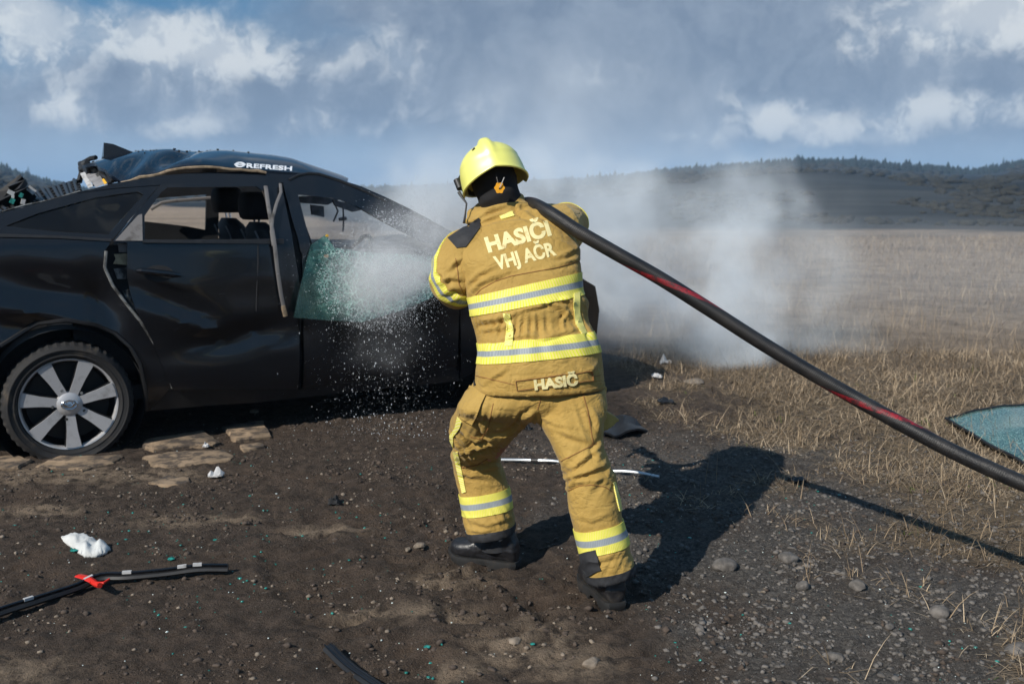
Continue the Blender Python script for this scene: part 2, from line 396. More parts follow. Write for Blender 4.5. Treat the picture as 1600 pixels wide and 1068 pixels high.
        fr = b.new('ShaderNodeFresnel', IOR=1.5); mx = nt.nodes.new('ShaderNodeMixShader')
        nt.links.new(fr.outputs[0], mx.inputs[0]); nt.links.new(tr.outputs[0], mx.inputs[1]); nt.links.new(gl.outputs[0], mx.inputs[2])
        cc = b.mix(cs[0], (.045, .20, .17), (.25, .46, .41))
        cc = b.mix(b.m('MULTIPLY', crack, b.m('POWER', cs[1], 2.)), cc, (.60, .78, .72))
        df = b.new('ShaderNodeBsdfPrincipled', Base__Color=cc, Roughness=.3)
        fac = b.m('ADD', b.m('MULTIPLY', crack, .85), b.m('MULTIPLY', b.m('MULTIPLY', patch, cs[2]), frost), clamp=True)
        fac = b.m('ADD', fac, .07, clamp=True)
        m2 = nt.nodes.new('ShaderNodeMixShader'); nt.links.new(fac, m2.inputs[0]); nt.links.new(mx.outputs[0], m2.inputs[1]); nt.links.new(df.outputs[0], m2.inputs[2])
        nt.links.new(m2.outputs[0], o.inputs[0]); return m
    M['shatter'] = shattered('shattered_glass', 13., .38, (.62, .84, .79))
    M['screen'] = shattered('crazed_windscreen', 40., .30, (.36, .44, .47))

    # reflective tape -------------------------------------------
    m = bpy.data.materials.new('reflective_tape'); m.use_nodes = True; nt = m.node_tree; b = NB(nt); p = nt.nodes['Principled BSDF']
    uv = nt.nodes.new('ShaderNodeTexCoord').outputs['UV']; u_, v_, _ = b.sep(uv)
    lime = (.62, .66, .018); silver = (.30, .335, .36)
    mid = b.m('MULTIPLY', b.mr(v_, .345, .365), b.mr(v_, .645, .625))
    h = b.m('FRACT', b.m('ADD', b.m('MULTIPLY', u_, 105.), b.m('MULTIPLY', v_, 1.3)))
    hm = b.mr(b.m('ABSOLUTE', b.m('SUBTRACT', h, .5)), .12, .2)
    yel = b.mix(b.m('MULTIPLY', hm, .75), lime, (.80, .66, .22)); sil = b.mix(b.m('MULTIPLY', hm, .55), silver, (.18, .205, .23))
    nt.links.new(b.mix(mid, yel, sil), p.inputs['Base Color']); p.inputs['Roughness'].default_value = .55; p.inputs['Specular IOR Level'].default_value = .3
    M['tape'] = m
    m = bpy.data.materials.new('narrow_lime_tape'); m.use_nodes = True; nt = m.node_tree; b = NB(nt); p = nt.nodes['Principled BSDF']
    tc = nt.nodes.new('ShaderNodeTexCoord').outputs['Object']; xx, yy, zz = b.sep(tc)
    h = b.m('FRACT', b.m('MULTIPLY', b.m('ADD', b.m('ADD', xx, yy), b.m('MULTIPLY', zz, 1.2)), 95.)); hm = b.mr(b.m('ABSOLUTE', b.m('SUBTRACT', h, .5)), .12, .2)
    nt.links.new(b.mix(b.m('MULTIPLY', hm, .8), (.66, .66, .03), (.85, .74, .36)), p.inputs['Base Color']); p.inputs['Roughness'].default_value = .4
    M['tape2'] = m

    # hose: black rubber with a red spiral print ---------------
    m = bpy.data.materials.new('hose_rubber'); m.use_nodes = True; nt = m.node_tree; b = NB(nt); p = nt.nodes['Principled BSDF']
    uv = nt.nodes.new('ShaderNodeTexCoord').outputs['UV']; u_, v_, _ = b.sep(uv)    # u = metres along, v = turn 0..1
    tc = nt.nodes.new('ShaderNodeTexCoord').outputs['Object']
    ph = nt.nodes.new('ShaderNodeValue'); ph.label = 'phase'; ph.outputs[0].default_value = 0.
    sp = b.m('FRACT', b.m('ADD', b.m('ADD', v_, b.m('MULTIPLY', u_, 1.22)), ph.outputs[0]))
    band = b.m('MULTIPLY', b.mr(sp, .435, .445), b.mr(sp, .565, .555))
    wear = b.mr(b.noise(tc, 30, 6, .7), .38, .58)
    glyph = b.mr(b.noise(b.comb(b.m('MULTIPLY', u_, 130.), b.m('MULTIPLY', sp, 50.)), 1., 1, .4), .42, .50)
    fac = b.m('MULTIPLY', band, b.m('MULTIPLY', b.m('ADD', .12, b.m('MULTIPLY', wear, .88)), b.m('ADD', .35, b.m('MULTIPLY', glyph, .65))))
    blk = b.mix(b.mr(b.noise(tc, 9, 6, .65), .35, .75), (.006, .006, .007), (.027, .024, .022)); blk = b.mix(b.mr(b.noise(b.comb(b.m('MULTIPLY', u_, 9.), b.m('MULTIPLY', v_, 30.)), 1., 6, .7), .56, .68, 0., .5), blk, (.075, .066, .058))
    nt.links.new(b.mix(fac, blk, (.27, .009, .018)), p.inputs['Base Color']); p.inputs['Roughness'].default_value = .5
    bp = b.new('ShaderNodeBump', Strength=.5, Distance=.003, Height=b.m('ADD', b.noise(tc, 120, 4, .65), b.m('MULTIPLY', b.m('SINE', b.m('MULTIPLY', u_, 900.)), .18))); nt.links.new(bp.outputs[0], p.inputs['Normal'])
    M['hose'] = m; M['hose_phase'] = ph

    # dry grass blades ------------------------------------------
    m = bpy.data.materials.new('dry_grass'); m.use_nodes = True; nt = m.node_tree; b = NB(nt); p = nt.nodes['Principled BSDF']
    at = nt.nodes.new('ShaderNodeAttribute'); at.attribute_name = 'tone'; t = at.outputs['Fac']
    c = b.mix(b.mr(t, 0., .55), (.09, .066, .043), (.255, .188, .12)); c = b.mix(b.mr(t, .55, .86), c, (.42, .33, .225)); c = b.mix(b.mr(t, .955, .97), c, (.10, .13, .03))
    nt.links.new(c, p.inputs['Base Color']); p.inputs['Roughness'].default_value = .7; p.inputs['Specular IOR Level'].default_value = .2
    M['grass'] = m

    # ground -----------------------------------------------------
    m = bpy.data.materials.new('ground_soil'); m.use_nodes = True; nt = m.node_tree; b = NB(nt); p = nt.nodes['Principled BSDF']
    pos = nt.nodes.new('ShaderNodeNewGeometry').outputs['Position']; px_, py_, pz_ = b.sep(pos)
    def attr(n):
        a = nt.nodes.new('ShaderNodeAttribute'); a.attribute_name = n; return a.outputs['Fac']
    ga, gr, sand = attr('grass'), attr('gravel'), attr('sand')
    n1 = b.noise(pos, 2.3, 8, .62); n2 = b.noise(pos, 14, 8, .7); n3 = b.noise(pos, 90, 5, .7)
    soil = b.mix(b.mr(n2, .3, .72), (.034, .0255, .020), (.108, .079, .060))
    soil = b.mix(b.mr(n1, .50, .74, 0., .6), soil, (.12, .080, .054))
    soil = b.mix(b.m('MULTIPLY', b.mr(n3, .58, .74), .55), soil, (.14, .115, .09))
    n5 = b.noise(pos, 240, 3, .75); soil = b.mix(b.mr(n5, .50, .72, 0., .55), soil, (.17, .135, .105)); soil = b.mix(b.mr(n5, .48, .28, 0., .6), soil, (.014, .011, .009))
    soil = b.mix(b.m('MULTIPLY', sand, b.mr(n2, .35, .6)), soil, (.25, .19, .135))
    vg = b.vor(pos, 95., 'F1', 1); vgs = b.sep(vg)
    grav = b.mix(b.mr(n2, .35, .7), (.034, .031, .028), (.085, .077, .069)); grav = b.mix(b.m('MULTIPLY', b.m('POWER', vgs[0], 1.6), .75), grav, (.185, .168, .15)); n4 = b.noise(pos, 260, 3, .7); grav = b.mix(b.mr(n4, .45, .7, 0., .5), grav, (.16, .145, .13))
    c = b.mix(b.m('MULTIPLY', gr, b.mr(n1, .25, .6)), soil, grav)
    straw = b.mix(b.mr(n2, .3, .7), (.070, .053, .034), (.24, .175, .108)); straw = b.mix(b.m('MULTIPLY', b.mr(n3, .5, .7), .5), straw, (.34, .26, .16))
    c = b.mix(b.m('MULTIPLY', ga, b.mr(b.m('ADD', n2, b.m('MULTIPLY', n1, .5)), .45, .85)), c, straw)
    # far field; dark hill ground, its near part painting in the cloud shadow
    dist = b.vm('LENGTH', pos); fs = b.noise(b.vm('MULTIPLY', pos, (.08, .16, 0.)), 1., 8, .66); fs2 = b.noise(b.vm('MULTIPLY', pos, (1.7, 1.5, 0.)), 1., 9, .8)
    field = b.mix(b.mr(fs2, .3, .7), (.165, .124, .088), (.41, .318, .230)); field = b.mix(b.mr(fs, .42, .62, 0., .6), field, (.165, .125, .092))
    c = b.mix(b.mr(b.m('ADD', dist, b.m('MULTIPLY', n1, 4.)), 8.5, 14.), c, field)
    heath_shadow_n = b.noise(b.vm('MULTIPLY', pos, (.012, .06, .1)), 1., 9, .68)
    heath = b.mix(b.mr(heath_shadow_n, .35, .65), (.006, .010, .014), (.042, .044, .042)); heath = b.mix(b.mr(heath_shadow_n, .60, .74, 0., .6), heath, (.11, .095, .072))
    # painted cloud shadow replaces straw past a wavy line, nearer on the right
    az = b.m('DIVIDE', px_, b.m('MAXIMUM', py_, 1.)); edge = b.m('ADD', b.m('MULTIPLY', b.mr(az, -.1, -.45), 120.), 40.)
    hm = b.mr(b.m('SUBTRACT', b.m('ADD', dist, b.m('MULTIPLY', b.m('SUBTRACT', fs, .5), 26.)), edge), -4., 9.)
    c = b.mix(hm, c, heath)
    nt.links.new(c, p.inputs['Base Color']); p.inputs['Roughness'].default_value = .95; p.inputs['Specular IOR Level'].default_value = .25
    hgt = b.m('ADD', b.m('MULTIPLY', n2, 1.), b.m('MULTIPLY', n3, .55)); hgt = b.m('ADD', hgt, b.m('MULTIPLY', b.noise(pos, 330, 3, .7), .25))
    bp = b.new('ShaderNodeBump', Strength=1., Distance=.034, Height=hgt); nt.links.new(bp.outputs[0], p.inputs['Normal'])
    M['ground'] = m
build_materials()

# ------------------------------------------------------------------ ground sheet
CA = math.radians(28); CO = G(107, 712); CF = Vector((math.cos(CA), math.sin(CA), 0)); CN = Vector((math.sin(CA), -math.cos(CA), 0))
_eb = [G(1540, 1068), G(1500, 985), G(1430, 900), G(1360, 850), G(1250, 762), G(1180, 700), G(1080, 640), G(1000, 585), G(950, 555)]
def grass_edge_x(y):
    ys = [p.y for p in _eb]; xs = [p.x for p in _eb]
    return np.interp(y, ys, xs)
def grass_mask(x, y):
    e = grass_edge_x(y); n = fbm(x * 1.6, y * 1.6, 4) * .9
    right = sstep(-.12, .55, x - e + n * .8)
    far = sstep(9.0, 11.5, y + n * 2 + .25 * x)
    # dark trodden patch beside the car's nose
    return np.clip(np.maximum(right, far), 0, 1)
_sand = [(270, 815, 70, 10), (60, 800, 60, 12), (30, 1045, 90, 25), (345, 812, 45, 8), (240, 745, 70, 12), (130, 745, 90, 14), (560, 960, 60, 10), (830, 1010, 90, 40), (500, 830, 60, 8), (900, 1040, 60, 25), (700, 900, 60, 16), (30, 745, 60, 14), (720, 1050, 60, 12), (680, 960, 70, 14)]
def sand_mask(x, y):
    s = np.zeros_like(x)
    for u, v, ru, rv in _sand:
        c = G(u, v); rx = ru / F * c.y; ry = rv / F * c.y * c.y / CAMH
        s = np.maximum(s, np.exp(-(((x - c.x) / rx) ** 2 + ((y - c.y) / ry) ** 2)))
    return np.clip(s * 1.3 + fbm(x * 5, y * 5, 3) * .5 * (s > .1), 0, 1)
def gravel_mask(x, y):
    c1 = sstep(.2, .8, x + fbm(x * 2, y * 2, 3) * .5 - (3.3 - y) * .15)
    return c1 * sstep(2.0, 2.6, y) * (1 - sstep(5.2, 6.4, y))
_tr = [(G(540, 745), G(800, 1000), .17), (G(430, 770), G(640, 1068), .15), (G(640, 760), G(1010, 1010), .13)]
def ground_z(x, y):
    x = np.asarray(x, dtype=float); y = np.asarray(y, dtype=float)
    near = 1 - sstep(7., 16., np.hypot(x, y))
    z = fbm(x * .9, y * .9, 3) * .020 * near
    gv = gravel_mask(x, y)
    z += (np.abs(fbm(x * 9, y * 9, 4)) * .028 * (1 - .45 * gv) + fbm(x * 26, y * 26, 3) * .011) * near
    for a, b_, w in _tr:                                   # tyre tracks with lug marks
        d = (b_ - a); L = d.length; d = d / L
        t = (x - a.x) * d.x + (y - a.y) * d.y; q = -(x - a.x) * d.y + (y - a.y) * d.x + fbm(t * 1.1, t * 0 + w * 50, 2) * .12
        m = sstep(-.25, .1, t) * (1 - sstep(L + .1, L + .7, t)) * (1 - sstep(w * .7, w * 1.3, np.abs(q)))
        z += m * (-.013 + .013 * np.sign(np.sin(t * 58 + np.abs(q) * 26)) * np.abs(np.sin(t * 58 + np.abs(q) * 26)) ** .6 * np.clip(.75 + 1.2 * pn(x * 4, y * 4), 0, 1.3)) + (1 - m) * .006 * np.exp(-((np.abs(q) - w * 1.35) / (w * .25)) ** 2) * sstep(-.25, .1, t) * (1 - sstep(L + .1, L + .7, t))
    # churned soil by the boots and the sunk tail of the car
    for u, v, r in ((830, 900, .3), (1000, 900, .3), (780, 800, .35), (1000, 760, .3)):
        c = G(u, v); z += np.exp(-((x - c.x) ** 2 + (y - c.y) ** 2) / r ** 2) * fbm(x * 16, y * 16, 4) * .028
    s = (x - CO.x) * CF.x + (y - CO.y) * CF.y; w = -((x - CO.x) * CN.x + (y - CO.y) * CN.y)
    flat = np.exp(-((s / .32) ** 2 + ((w - .1) / .28) ** 2)); z *= 1 - .9 * flat
    # far land: the field falls away a touch on the right, then the hills
    R = np.hypot(x, y); azp = 800 + F * x / np.maximum(y, 1.)
    ridge = np.interp(azp, [-9000, -2500, -900, -300, 0, 60, 125, 250, 420, 600, 700, 850, 950, 1050, 1150, 1230, 1330, 1400, 1460, 1510, 1560, 1620, 1800, 2600, 9000],
                           [285, 275, 270, 262, 272, 287, 302, 303, 302, 299, 296, 290, 285, 276, 270, 265, 265, 271, 275, 279, 272, 262, 256, 270, 285])
    hill = np.maximum((305 - ridge) / F * 900 + 1.0, 0)
    prof = sstep(140, 900, R) * .8 + sstep(60, 260, R) * .2
    front = y > 0
    z += hill * prof * np.where(front, 1, .5) * np.where(R > 60, 1, 0) * (1 + fbm(x * .004, y * .004, 4) * .35 * sstep(900, 250, R))
    z += (fbm(x * .02, y * .02, 4) * 1.2) * sstep(60, 250, R)
    return z
def gz(x, y): return float(ground_z(np.array([x]), np.array([y]))[0])
def build_ground():
    fine = .017
    xs = np.arange(-3.0, 3.0001, fine); g = 3.0; step = fine; ext = []
    while g < 4000: step *= 1.13; g += step; ext.append(g)
    xs = np.concatenate([-np.array(ext)[::-1], xs, ext])
    ys = list(np.arange(2.5, 6.6, fine)); step = fine; g = ys[-1]
    while g < 4000: step *= 1.075; g += step; ys.append(g)
    lo = []; step = fine; g = 2.5
    while g > -4000: step *= 1.25; g -= step; lo.append(g)
    ys = np.array(lo[::-1] + ys)
    X, Y = np.meshgrid(xs, ys); x = X.ravel(); y = Y.ravel(); z = ground_z(x, y)
    nx = len(xs); i = np.arange(len(ys) - 1)[:, None] * nx + np.arange(nx - 1)[None]
    i = i.ravel(); Q = np.stack([i, i + 1, i + 1 + nx, i + nx], 1)
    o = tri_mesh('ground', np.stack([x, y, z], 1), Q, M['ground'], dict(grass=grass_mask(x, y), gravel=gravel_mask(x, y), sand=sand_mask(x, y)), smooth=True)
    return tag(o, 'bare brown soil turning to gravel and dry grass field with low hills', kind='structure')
GROUND = build_ground()

def build_slabs():
    shapes = [[(222, 716), (262, 709), (352, 706), (364, 713), (358, 721), (262, 733), (236, 729)],
              [(226, 690), (318, 676), (342, 693), (330, 697), (240, 705), (222, 699)],
              [(346, 671), (412, 661), (424, 685), (370, 692)], [(375, 698), (408, 694), (414, 701), (380, 707)],
              [(55, 731), (88, 717), (192, 715), (176, 727), (128, 738)], [(-40, 722), (20, 716), (52, 722), (30, 735), (-40, 738)],
              [(232, 757), (262, 747), (300, 750), (290, 759), (246, 762)]]
    for k, sh in enumerate(shapes):
        P = [G(*q) for q in sh]; P2 = dens([(p.x, p.y) for p in P], .05)
        c = Vector((sum(p[0] for p in P2) / len(P2), sum(p[1] for p in P2) / len(P2)))
        P2 = [(p[0] + .02 * fbm(np.array([p[0] * 9.]), np.array([p[1] * 9.]))[0], p[1] + .03 * fbm(np.array([p[0] * 9. + 5]), np.array([p[1] * 9.]))[0]) for p in P2]
        top = [Vector((x, y, .008 + .003 * (k % 3))) for x, y in P2]; inn = [Vector((c.x + (x - c.x) * .94, c.y + (y - c.y) * .94, .016 + .003 * (k % 3))) for x, y in P2]
        n = len(top); v = [Vector((p.x, p.y, -.06)) for p in top] + top + inn
        f = [(i, (i + 1) % n, n + (i + 1) % n, n + i) for i in range(n)] + [(n + i, n + (i + 1) % n, 2 * n + (i + 1) % n, 2 * n + i) for i in range(n)] + [tuple(range(2 * n, 3 * n))]
        mesh_obj('paving_slab', v, f, M['concrete'], GROUND)
build_slabs()
# ------------------------------------------------------------------ the wrecked car, built in its own frame: s forward, w inward from the near side, z up
CARW = 1.9
car = empty('wrecked_car', (CO.x, CO.y, 0), CA)
tag(car, 'black wrecked car with torn roof and flat rear tyre standing on bare soil', 'car')
def cray(u, v, w):
    """where the sight line of survey pixel u, v meets the car's plane at depth w -> (s, z)"""
    r = ray(u, v); k = (-w + CO.x * CN.x + CO.y * CN.y) / (r.x * CN.x + r.y * CN.y)
    x, y = r.x * k - CO.x, r.y * k - CO.y
    return (x * CF.x + y * CF.y, CAMH + r.z * k)
def w_side(s, z, dent=True):
    w = 0.
    if z < .5: w += .05 * ((.5 - z) / .3) ** 2
    if z > .95: w += .02 * min(1, (z - .95) / .2)
    if z > 1.16: w += .60 * (z - 1.16)
    if z > .62 and z < 1.0: w -= .012 * math.sin((z - .62) / .38 * math.pi)
    if s > 2.7: w += .16 * ((s - 2.7) / .9) ** 2.4
    if s < -.35: w += .14 * ((-.35 - s) / .8) ** 2
    if dent:
        def g(cs, cz, rs, rz, a, ang=0.):
            x = (s - cs) * math.cos(ang) + (z - cz) * math.sin(ang); y = -(s - cs) * math.sin(ang) + (z - cz) * math.cos(ang)
            return a * math.exp(-(x / rs) ** 2 - (y / rz) ** 2)
        w += g(.02, .90, .30, .10, .055, -.2) + g(-.12, .72, .22, .07, .06, -.35) - g(-.2, .80, .2, .05, .03, -.2) + g(.24, .80, .07, .16, .05, .3)
        w += g(.62, .80, .30, .05, .035, -.5) - g(.75, .68, .35, .05, .03, -.35) + g(.95, .60, .30, .07, .05, .15) + g(1.1, .84, .25, .1, .014)
        w += .005 * mnoise.noise(Vector((s * 3.1, z * 4.3, 2.))) + .0012 * mnoise.noise(Vector((s * 9, z * 11, 5.)))
    return w
def cpx(p, off=0.):
    """survey pixel -> (s, z) on the body side; tuples ('L', s, z) pass through"""
    if p[0] == 'L': return (p[1], p[2])
    w = 0.
    for _ in range(6):
        s, z = cray(p[0], p[1], w); w = w_side(s, z, False) + off
    return (s, z)
def side_panel(name, outline, holes=(), off=0., thick=.012, res=.045, mat='paint', parent=None, flat=None):
    ol = [cpx(p, off) for p in outline]; hs = [[cpx(p, off) for p in h] for h in holes]
    V, T = fillgrid(ol, hs, res)
    P = [Vector((s, (w_side(s, z) if flat is None else flat) + off, z)) for s, z in V]
    # face outwards (towards -w)
    a, b_, c = (P[i] for i in T[0])
    if (b_ - a).cross(c - a).y > 0: T = [t[::-1] for t in T]
    v, f = thicken(P, T, (0, thick, 0))
    return mesh_obj(name, v, f, M[mat], parent or car, sharp=35)
def far_panel(name, outline, holes=(), w=CARW, thick=.03, mat='dark', res=.15, local=False):
    cv = (lambda p: (p[1], p[2]) if p[0] == 'L' else cray(p[0], p[1], w))
    V, T = fillgrid([cv(p) for p in outline], [[cv(p) for p in h] for h in holes], res)
    P = [Vector((s, w - .12 * max(0, z - 1.1), z)) for s, z in V]
    v, f = thicken(P, T, (0, thick, 0)); return mesh_obj(name, v, f, M[mat], car, sharp=35)
def L(s, z): return ('L', s, z)
def arch(cs, cz, r, a0, a1, n=12): return [L(cs + r * math.cos(math.radians(a0 + (a1 - a0) * i / n)), cz + r * math.sin(math.radians(a0 + (a1 - a0) * i / n))) for i in range(n + 1)]

archpx = [(229, 640), (228, 612), (219, 569), (204, 542), (180, 521), (150, 508), (105, 500), (60, 506), (24, 526), (0, 540)]
# rear quarter
side_panel('quarter_panel', [L(-.98, .98), L(-.98, .62), L(-.9, .45), L(-.62, .36), L(-.48, .36)] + [L(-.42, .46)] + archpx[::-1] +
           [(236, 640), (268, 604), (258, 572), (240, 536), (216, 497), (192, 468), (174, 445), (161, 417), (162, 395), (174, 376), (90, 371), (0, 368)] + [L(-.6, 1.14)], res=.035)
fr = MB(); ap = [cpx(p) for p in archpx]     # rolled wheel-arch lip
fr.tube([(s, w_side(s, z) - .004, z) for s, z in dens(ap, .05, False)], .012, 6); fr.build('wheel_arch_lip', M['trim'], car)
wl = MB(); wl.lathe([(.40, .02), (.405, .34), (.05, .36)], (.02, 0, .30), (0, 1, 0), 40); wl.build('wheel_housing', M['dark'], car)
# pillar panel above the belt with the dark quarter glass
side_panel('rear_pillar', [L(-.75, 1.17), L(-.6, 1.22), (0, 333), (60, 318), (126, 299), (180, 287), (246, 277), (250, 288), (176, 374), (90, 369), (0, 366)],
           [[(8, 353), (60, 333), (150, 308), (214, 299), (224, 304), (170, 366), (90, 362)]], off=.004)
side_panel('quarter_window', [(9, 353), (60, 334), (150, 309), (214, 300), (223, 304), (170, 365), (90, 361)], off=.014, thick=.005, mat='privacy', res=.08)
side_panel('belt_moulding', [(0, 365), (90, 368), (174, 373), (174, 377), (90, 372), (0, 370)], off=-.007, thick=.008, mat='trim', res=.06)
tp = MB()  # beige pieces added behind the glass, standing in for the field seen through
for poly in ([(126, 330), (150, 324), (162, 332), (156, 340), (136, 342)], [(150, 322), (184, 318), (188, 322), (182, 330), (160, 328)]):
    P = [(lambda q: Vector((q[0], .42, q[1])))(cray(u, v, .42)) for u, v in poly]; tp.prism(P, (0, .02, 0))
tp.build('field_view_standin', M['beige'], car)
# roof rail, windscreen pillar
side_panel('roof_rail', [(120, 301), (180, 286), (246, 275), (300, 270), (390, 268), (450, 273), (498, 270), (564, 291), (603, 308), (642, 327), (695, 356), (748, 386), (735, 394), (662, 378), (626, 360), (600, 346), (578, 334), (556, 321), (530, 311), (480, 305), (463, 304), (462, 290), (438, 285), (300, 284), (250, 289), (180, 294)], off=0., thick=.05)
ds = MB(); ds.tube([(lambda q: (q[0], w_side(*q) + .0, q[1]))(cpx(p)) for p in [(452, 281), (466, 274), (482, 271), (498, 272), (530, 282), (564, 296), (603, 314)]], .010, 6); ds.build('windscreen_seal', M['trim'], car)
# middle pillar, slightly set back
side_panel('middle_pillar', [(405, 283), (447, 283), (470, 330), (492, 400), (470, 445), (470, 600), (425, 604), (425, 300)], off=.03, thick=.06, mat='dark')
# rear door, its skin sprung open along the rear edge
def door_pts(): return [(251, 289), (300, 284), (436, 284), (442, 300), (458, 380), (468, 440), (466, 608), (270, 609), (252, 566), (236, 528), (212, 484), (204, 456), (199, 430), (199, 379), (178, 377), (215, 330)]
rd = side_panel('rear_door', door_pts(), [[(226, 337), (252, 300), (262, 293), (400, 291), (411, 298), (419, 318), (427, 374), (226, 375)]], off=-.018, thick=.035)
q = [(180, 376), (216, 336), (222, 334), (223, 376)]
side_panel('door_quarter_panel', q, off=-.024, thick=.01, mat='strip', parent=rd)
side_panel('window_sill_strip', [(224, 375), (444, 373), (444, 381), (224, 379)], off=-.03, thick=.02, mat='trim', parent=rd)
hl = MB()
def cw(u, v, off=0.):
    s, z = cpx((u, v), off); return Vector((s, w_side(s, z) + off, z))
cup = [cw(248 + 23 * math.cos(a), 427 + 13 * math.sin(a), -.0215) for a in [i * math.pi / 10 for i in range(20)]]
hl2 = MB(); hl2.prism(cup, (0, .012, 0)); hl2.build('handle_recess', M['dark'], rd)
hl.tube([cw(215, 423, -.03), cw(222, 423, -.052), cw(240, 425, -.062), cw(258, 427, -.062), cw(273, 429, -.052), cw(281, 430, -.03)], [.012, .017, .018, .018, .017, .012], 8)
hl.build('door_handle', M['paint'], rd)
sl = MB(); sl.tube([cw(403, 382, -.019), cw(403, 410, -.0195), cw(402, 450, -.0195), cw(401, 486, -.0195)], .0035, 5); sl.build('panel_crease', M['dark'], rd)
# the torn jamb between quarter panel and door
jm = MB(); path = [(166, 392), (164, 418), (177, 446), (196, 472), (220, 502), (244, 540), (262, 578), (270, 606)]
jm.tube([cw(u, v, -.004) for u, v in path], [(.009, .007)] * len(path), 6); jm.build('jamb_edge', M['bare'], car)
jb = side_panel('door_jamb', [(160, 385), (205, 378), (212, 470), (244, 520), (276, 600), (262, 604), (240, 560), (190, 475), (164, 430)], off=.075, thick=.02, mat='dark')
for nm, poly, mt, off in (('torn_liner', [(178, 397), (200, 396), (200, 414), (177, 412), (181, 404)], 'beige', .045), ('striker_plate', [(178, 420), (198, 418), (197, 436), (184, 436)], 'bare', .055),
                          ('jamb_scrap', [(192, 455), (203, 452), (214, 478), (232, 506), (244, 536), (236, 534), (214, 500)], 'bare', .05), ('jamb_bracket', [(184, 380), (199, 381), (198, 394), (186, 394)], 'strip', .04)):
    side_panel(nm, poly, off=off, thick=.006, mat=mt, res=.03)
# loose window strips on the pillar
for pts, r, nm in (([(415, 291), (419, 320), (424, 350), (429, 382), (434, 425), (440, 460), (447, 494)], (.006, .013), 'hanging_window_strip'), ([(438, 287), (439, 300), (432, 318), (426, 340), (424, 362), (427, 384)], (.005, .010), 'hanging_window_strip')):
    b_ = MB(); b_.tube([cw(u, v, -.045 - .01 * (i % 2)) for i, (u, v) in enumerate(pts)], [r] * len(pts), 6, up=Vector((0, 1, 0))); b_.build(nm, M['strip'], car)
b_ = MB(); b_.tube([cw(443, 478, -.06), cw(447, 494, -.06)], [(.008, .015)] * 2, 6, up=Vector((0, 1, 0))); b_.build('strip_end_clip', M['foam'], car)
# front door, window open
fd = side_panel('front_door', [(472, 394), (486, 391), (600, 390), (700, 392), (745, 394), L(2.42, 1.05), L(2.38, .8), L(2.36, .30), (473, 607), (474, 440)], off=-.006, thick=.05)
side_panel('front_door_frame', [(442, 286), (462, 290), (466, 306), (486, 391), (470, 394), (456, 340)], off=-.008, thick=.03, parent=fd)
fh = MB(); fh.tube([cw(648, 433, -.02), cw(655, 433, -.05), cw(690, 433, -.055), cw(704, 433, -.02)], .016, 8); fh.build('door_handle', M['paint'], fd)
# sill, fender, bonnet, bumper
side_panel('sill', [(229, 642), (236, 608), (270, 609), (466, 608), L(2.36, .30), L(2.4, .2), (396, 629), (318, 634)], off=.006, thick=.08, mat='trim')
side_panel('front_fender', [L(2.40, .22), L(2.38, .8), L(2.44, 1.07), L(2.9, .98), L(3.3, .87), L(3.5, .78), L(3.56, .6), L(3.52, .34), L(3.42, .30)] + arch(3.03, .30, .385, 0, 180), off=.003, thick=.02)
wl = MB(); wl.lathe([(.40, .03), (.405, .34), (.05, .36)], (3.03, 0, .30), (0, 1, 0), 32); wl.build('wheel_housing', M['dark'], car)
def top_sheet(name, f, n, m_, mat, thick=-.015, par=None):
    P = [Vector(f(i / n, j / m_)) for i in range(n + 1) for j in range(m_ + 1)]
    T = []
    for i in range(n):
        for j in range(m_):
            a = i * (m_ + 1) + j; T += [(a, a + m_ + 1, a + m_ + 2), (a, a + m_ + 2, a + 1)]
    v, fc = thicken(P, T, (0, 0, thick)); o = mesh_obj(name, v, fc, M[mat], par or car, sharp=40); return o, P, T
def wsf(s): return .02 + (.16 * ((s - 2.7) / .9) ** 2.4 if s > 2.7 else 0)
def hood_f(i, j):
    s = 2.42 + 1.13 * i - .28 * i * (2 * j - 1) ** 2 * .5; wl_ = wsf(s) + .05; w = wl_ + (CARW - 2 * wl_) * j; c = 1 - (2 * j - 1) ** 2
    return (s, w, np.interp(s, [2.4, 2.9, 3.3, 3.6], [1.075, .99, .885, .76]) + .06 * c + .012 * mnoise.noise(Vector((s * 3, w * 3, 1))))
top_sheet('bonnet', hood_f, 14, 12, 'paint')
def bump_f(i, j):
    a = (j - .5) * 2; s = 3.66 - .26 * abs(a) ** 2.6 - .05 * abs(i - .45); wl_ = .13; return (s, wl_ + (CARW - 2 * wl_) * j, .24 + .52 * i)
P = [Vector(bump_f(i / 6, j / 16)) for i in range(7) for j in range(17)]; T = []
for i in range(6):
    for j in range(16):
        a = i * 17 + j; T += [(a, a + 1, a + 18), (a, a + 18, a + 17)]
v, f = thicken(P, T, (-.03, 0, 0)); mesh_obj('front_bumper', v, f, M['paint'], car)
for sgn in (0, 1):
    hd = MB(); w0 = .12 if sgn == 0 else CARW - .12
    sg = 1 if sgn == 0 else -1
    hd.prism([Vector((3.30, w0 - .03 * sg, .80)), Vector((3.52, w0 + .05 * sg, .72)), Vector((3.60, w0 + .22 * sg, .70)), Vector((3.58, w0 + .24 * sg, .76)), Vector((3.42, w0 + .08 * sg, .82))], (.015, -.01 * sg, .02)); hd.build('headlight', M['alloy'], car)
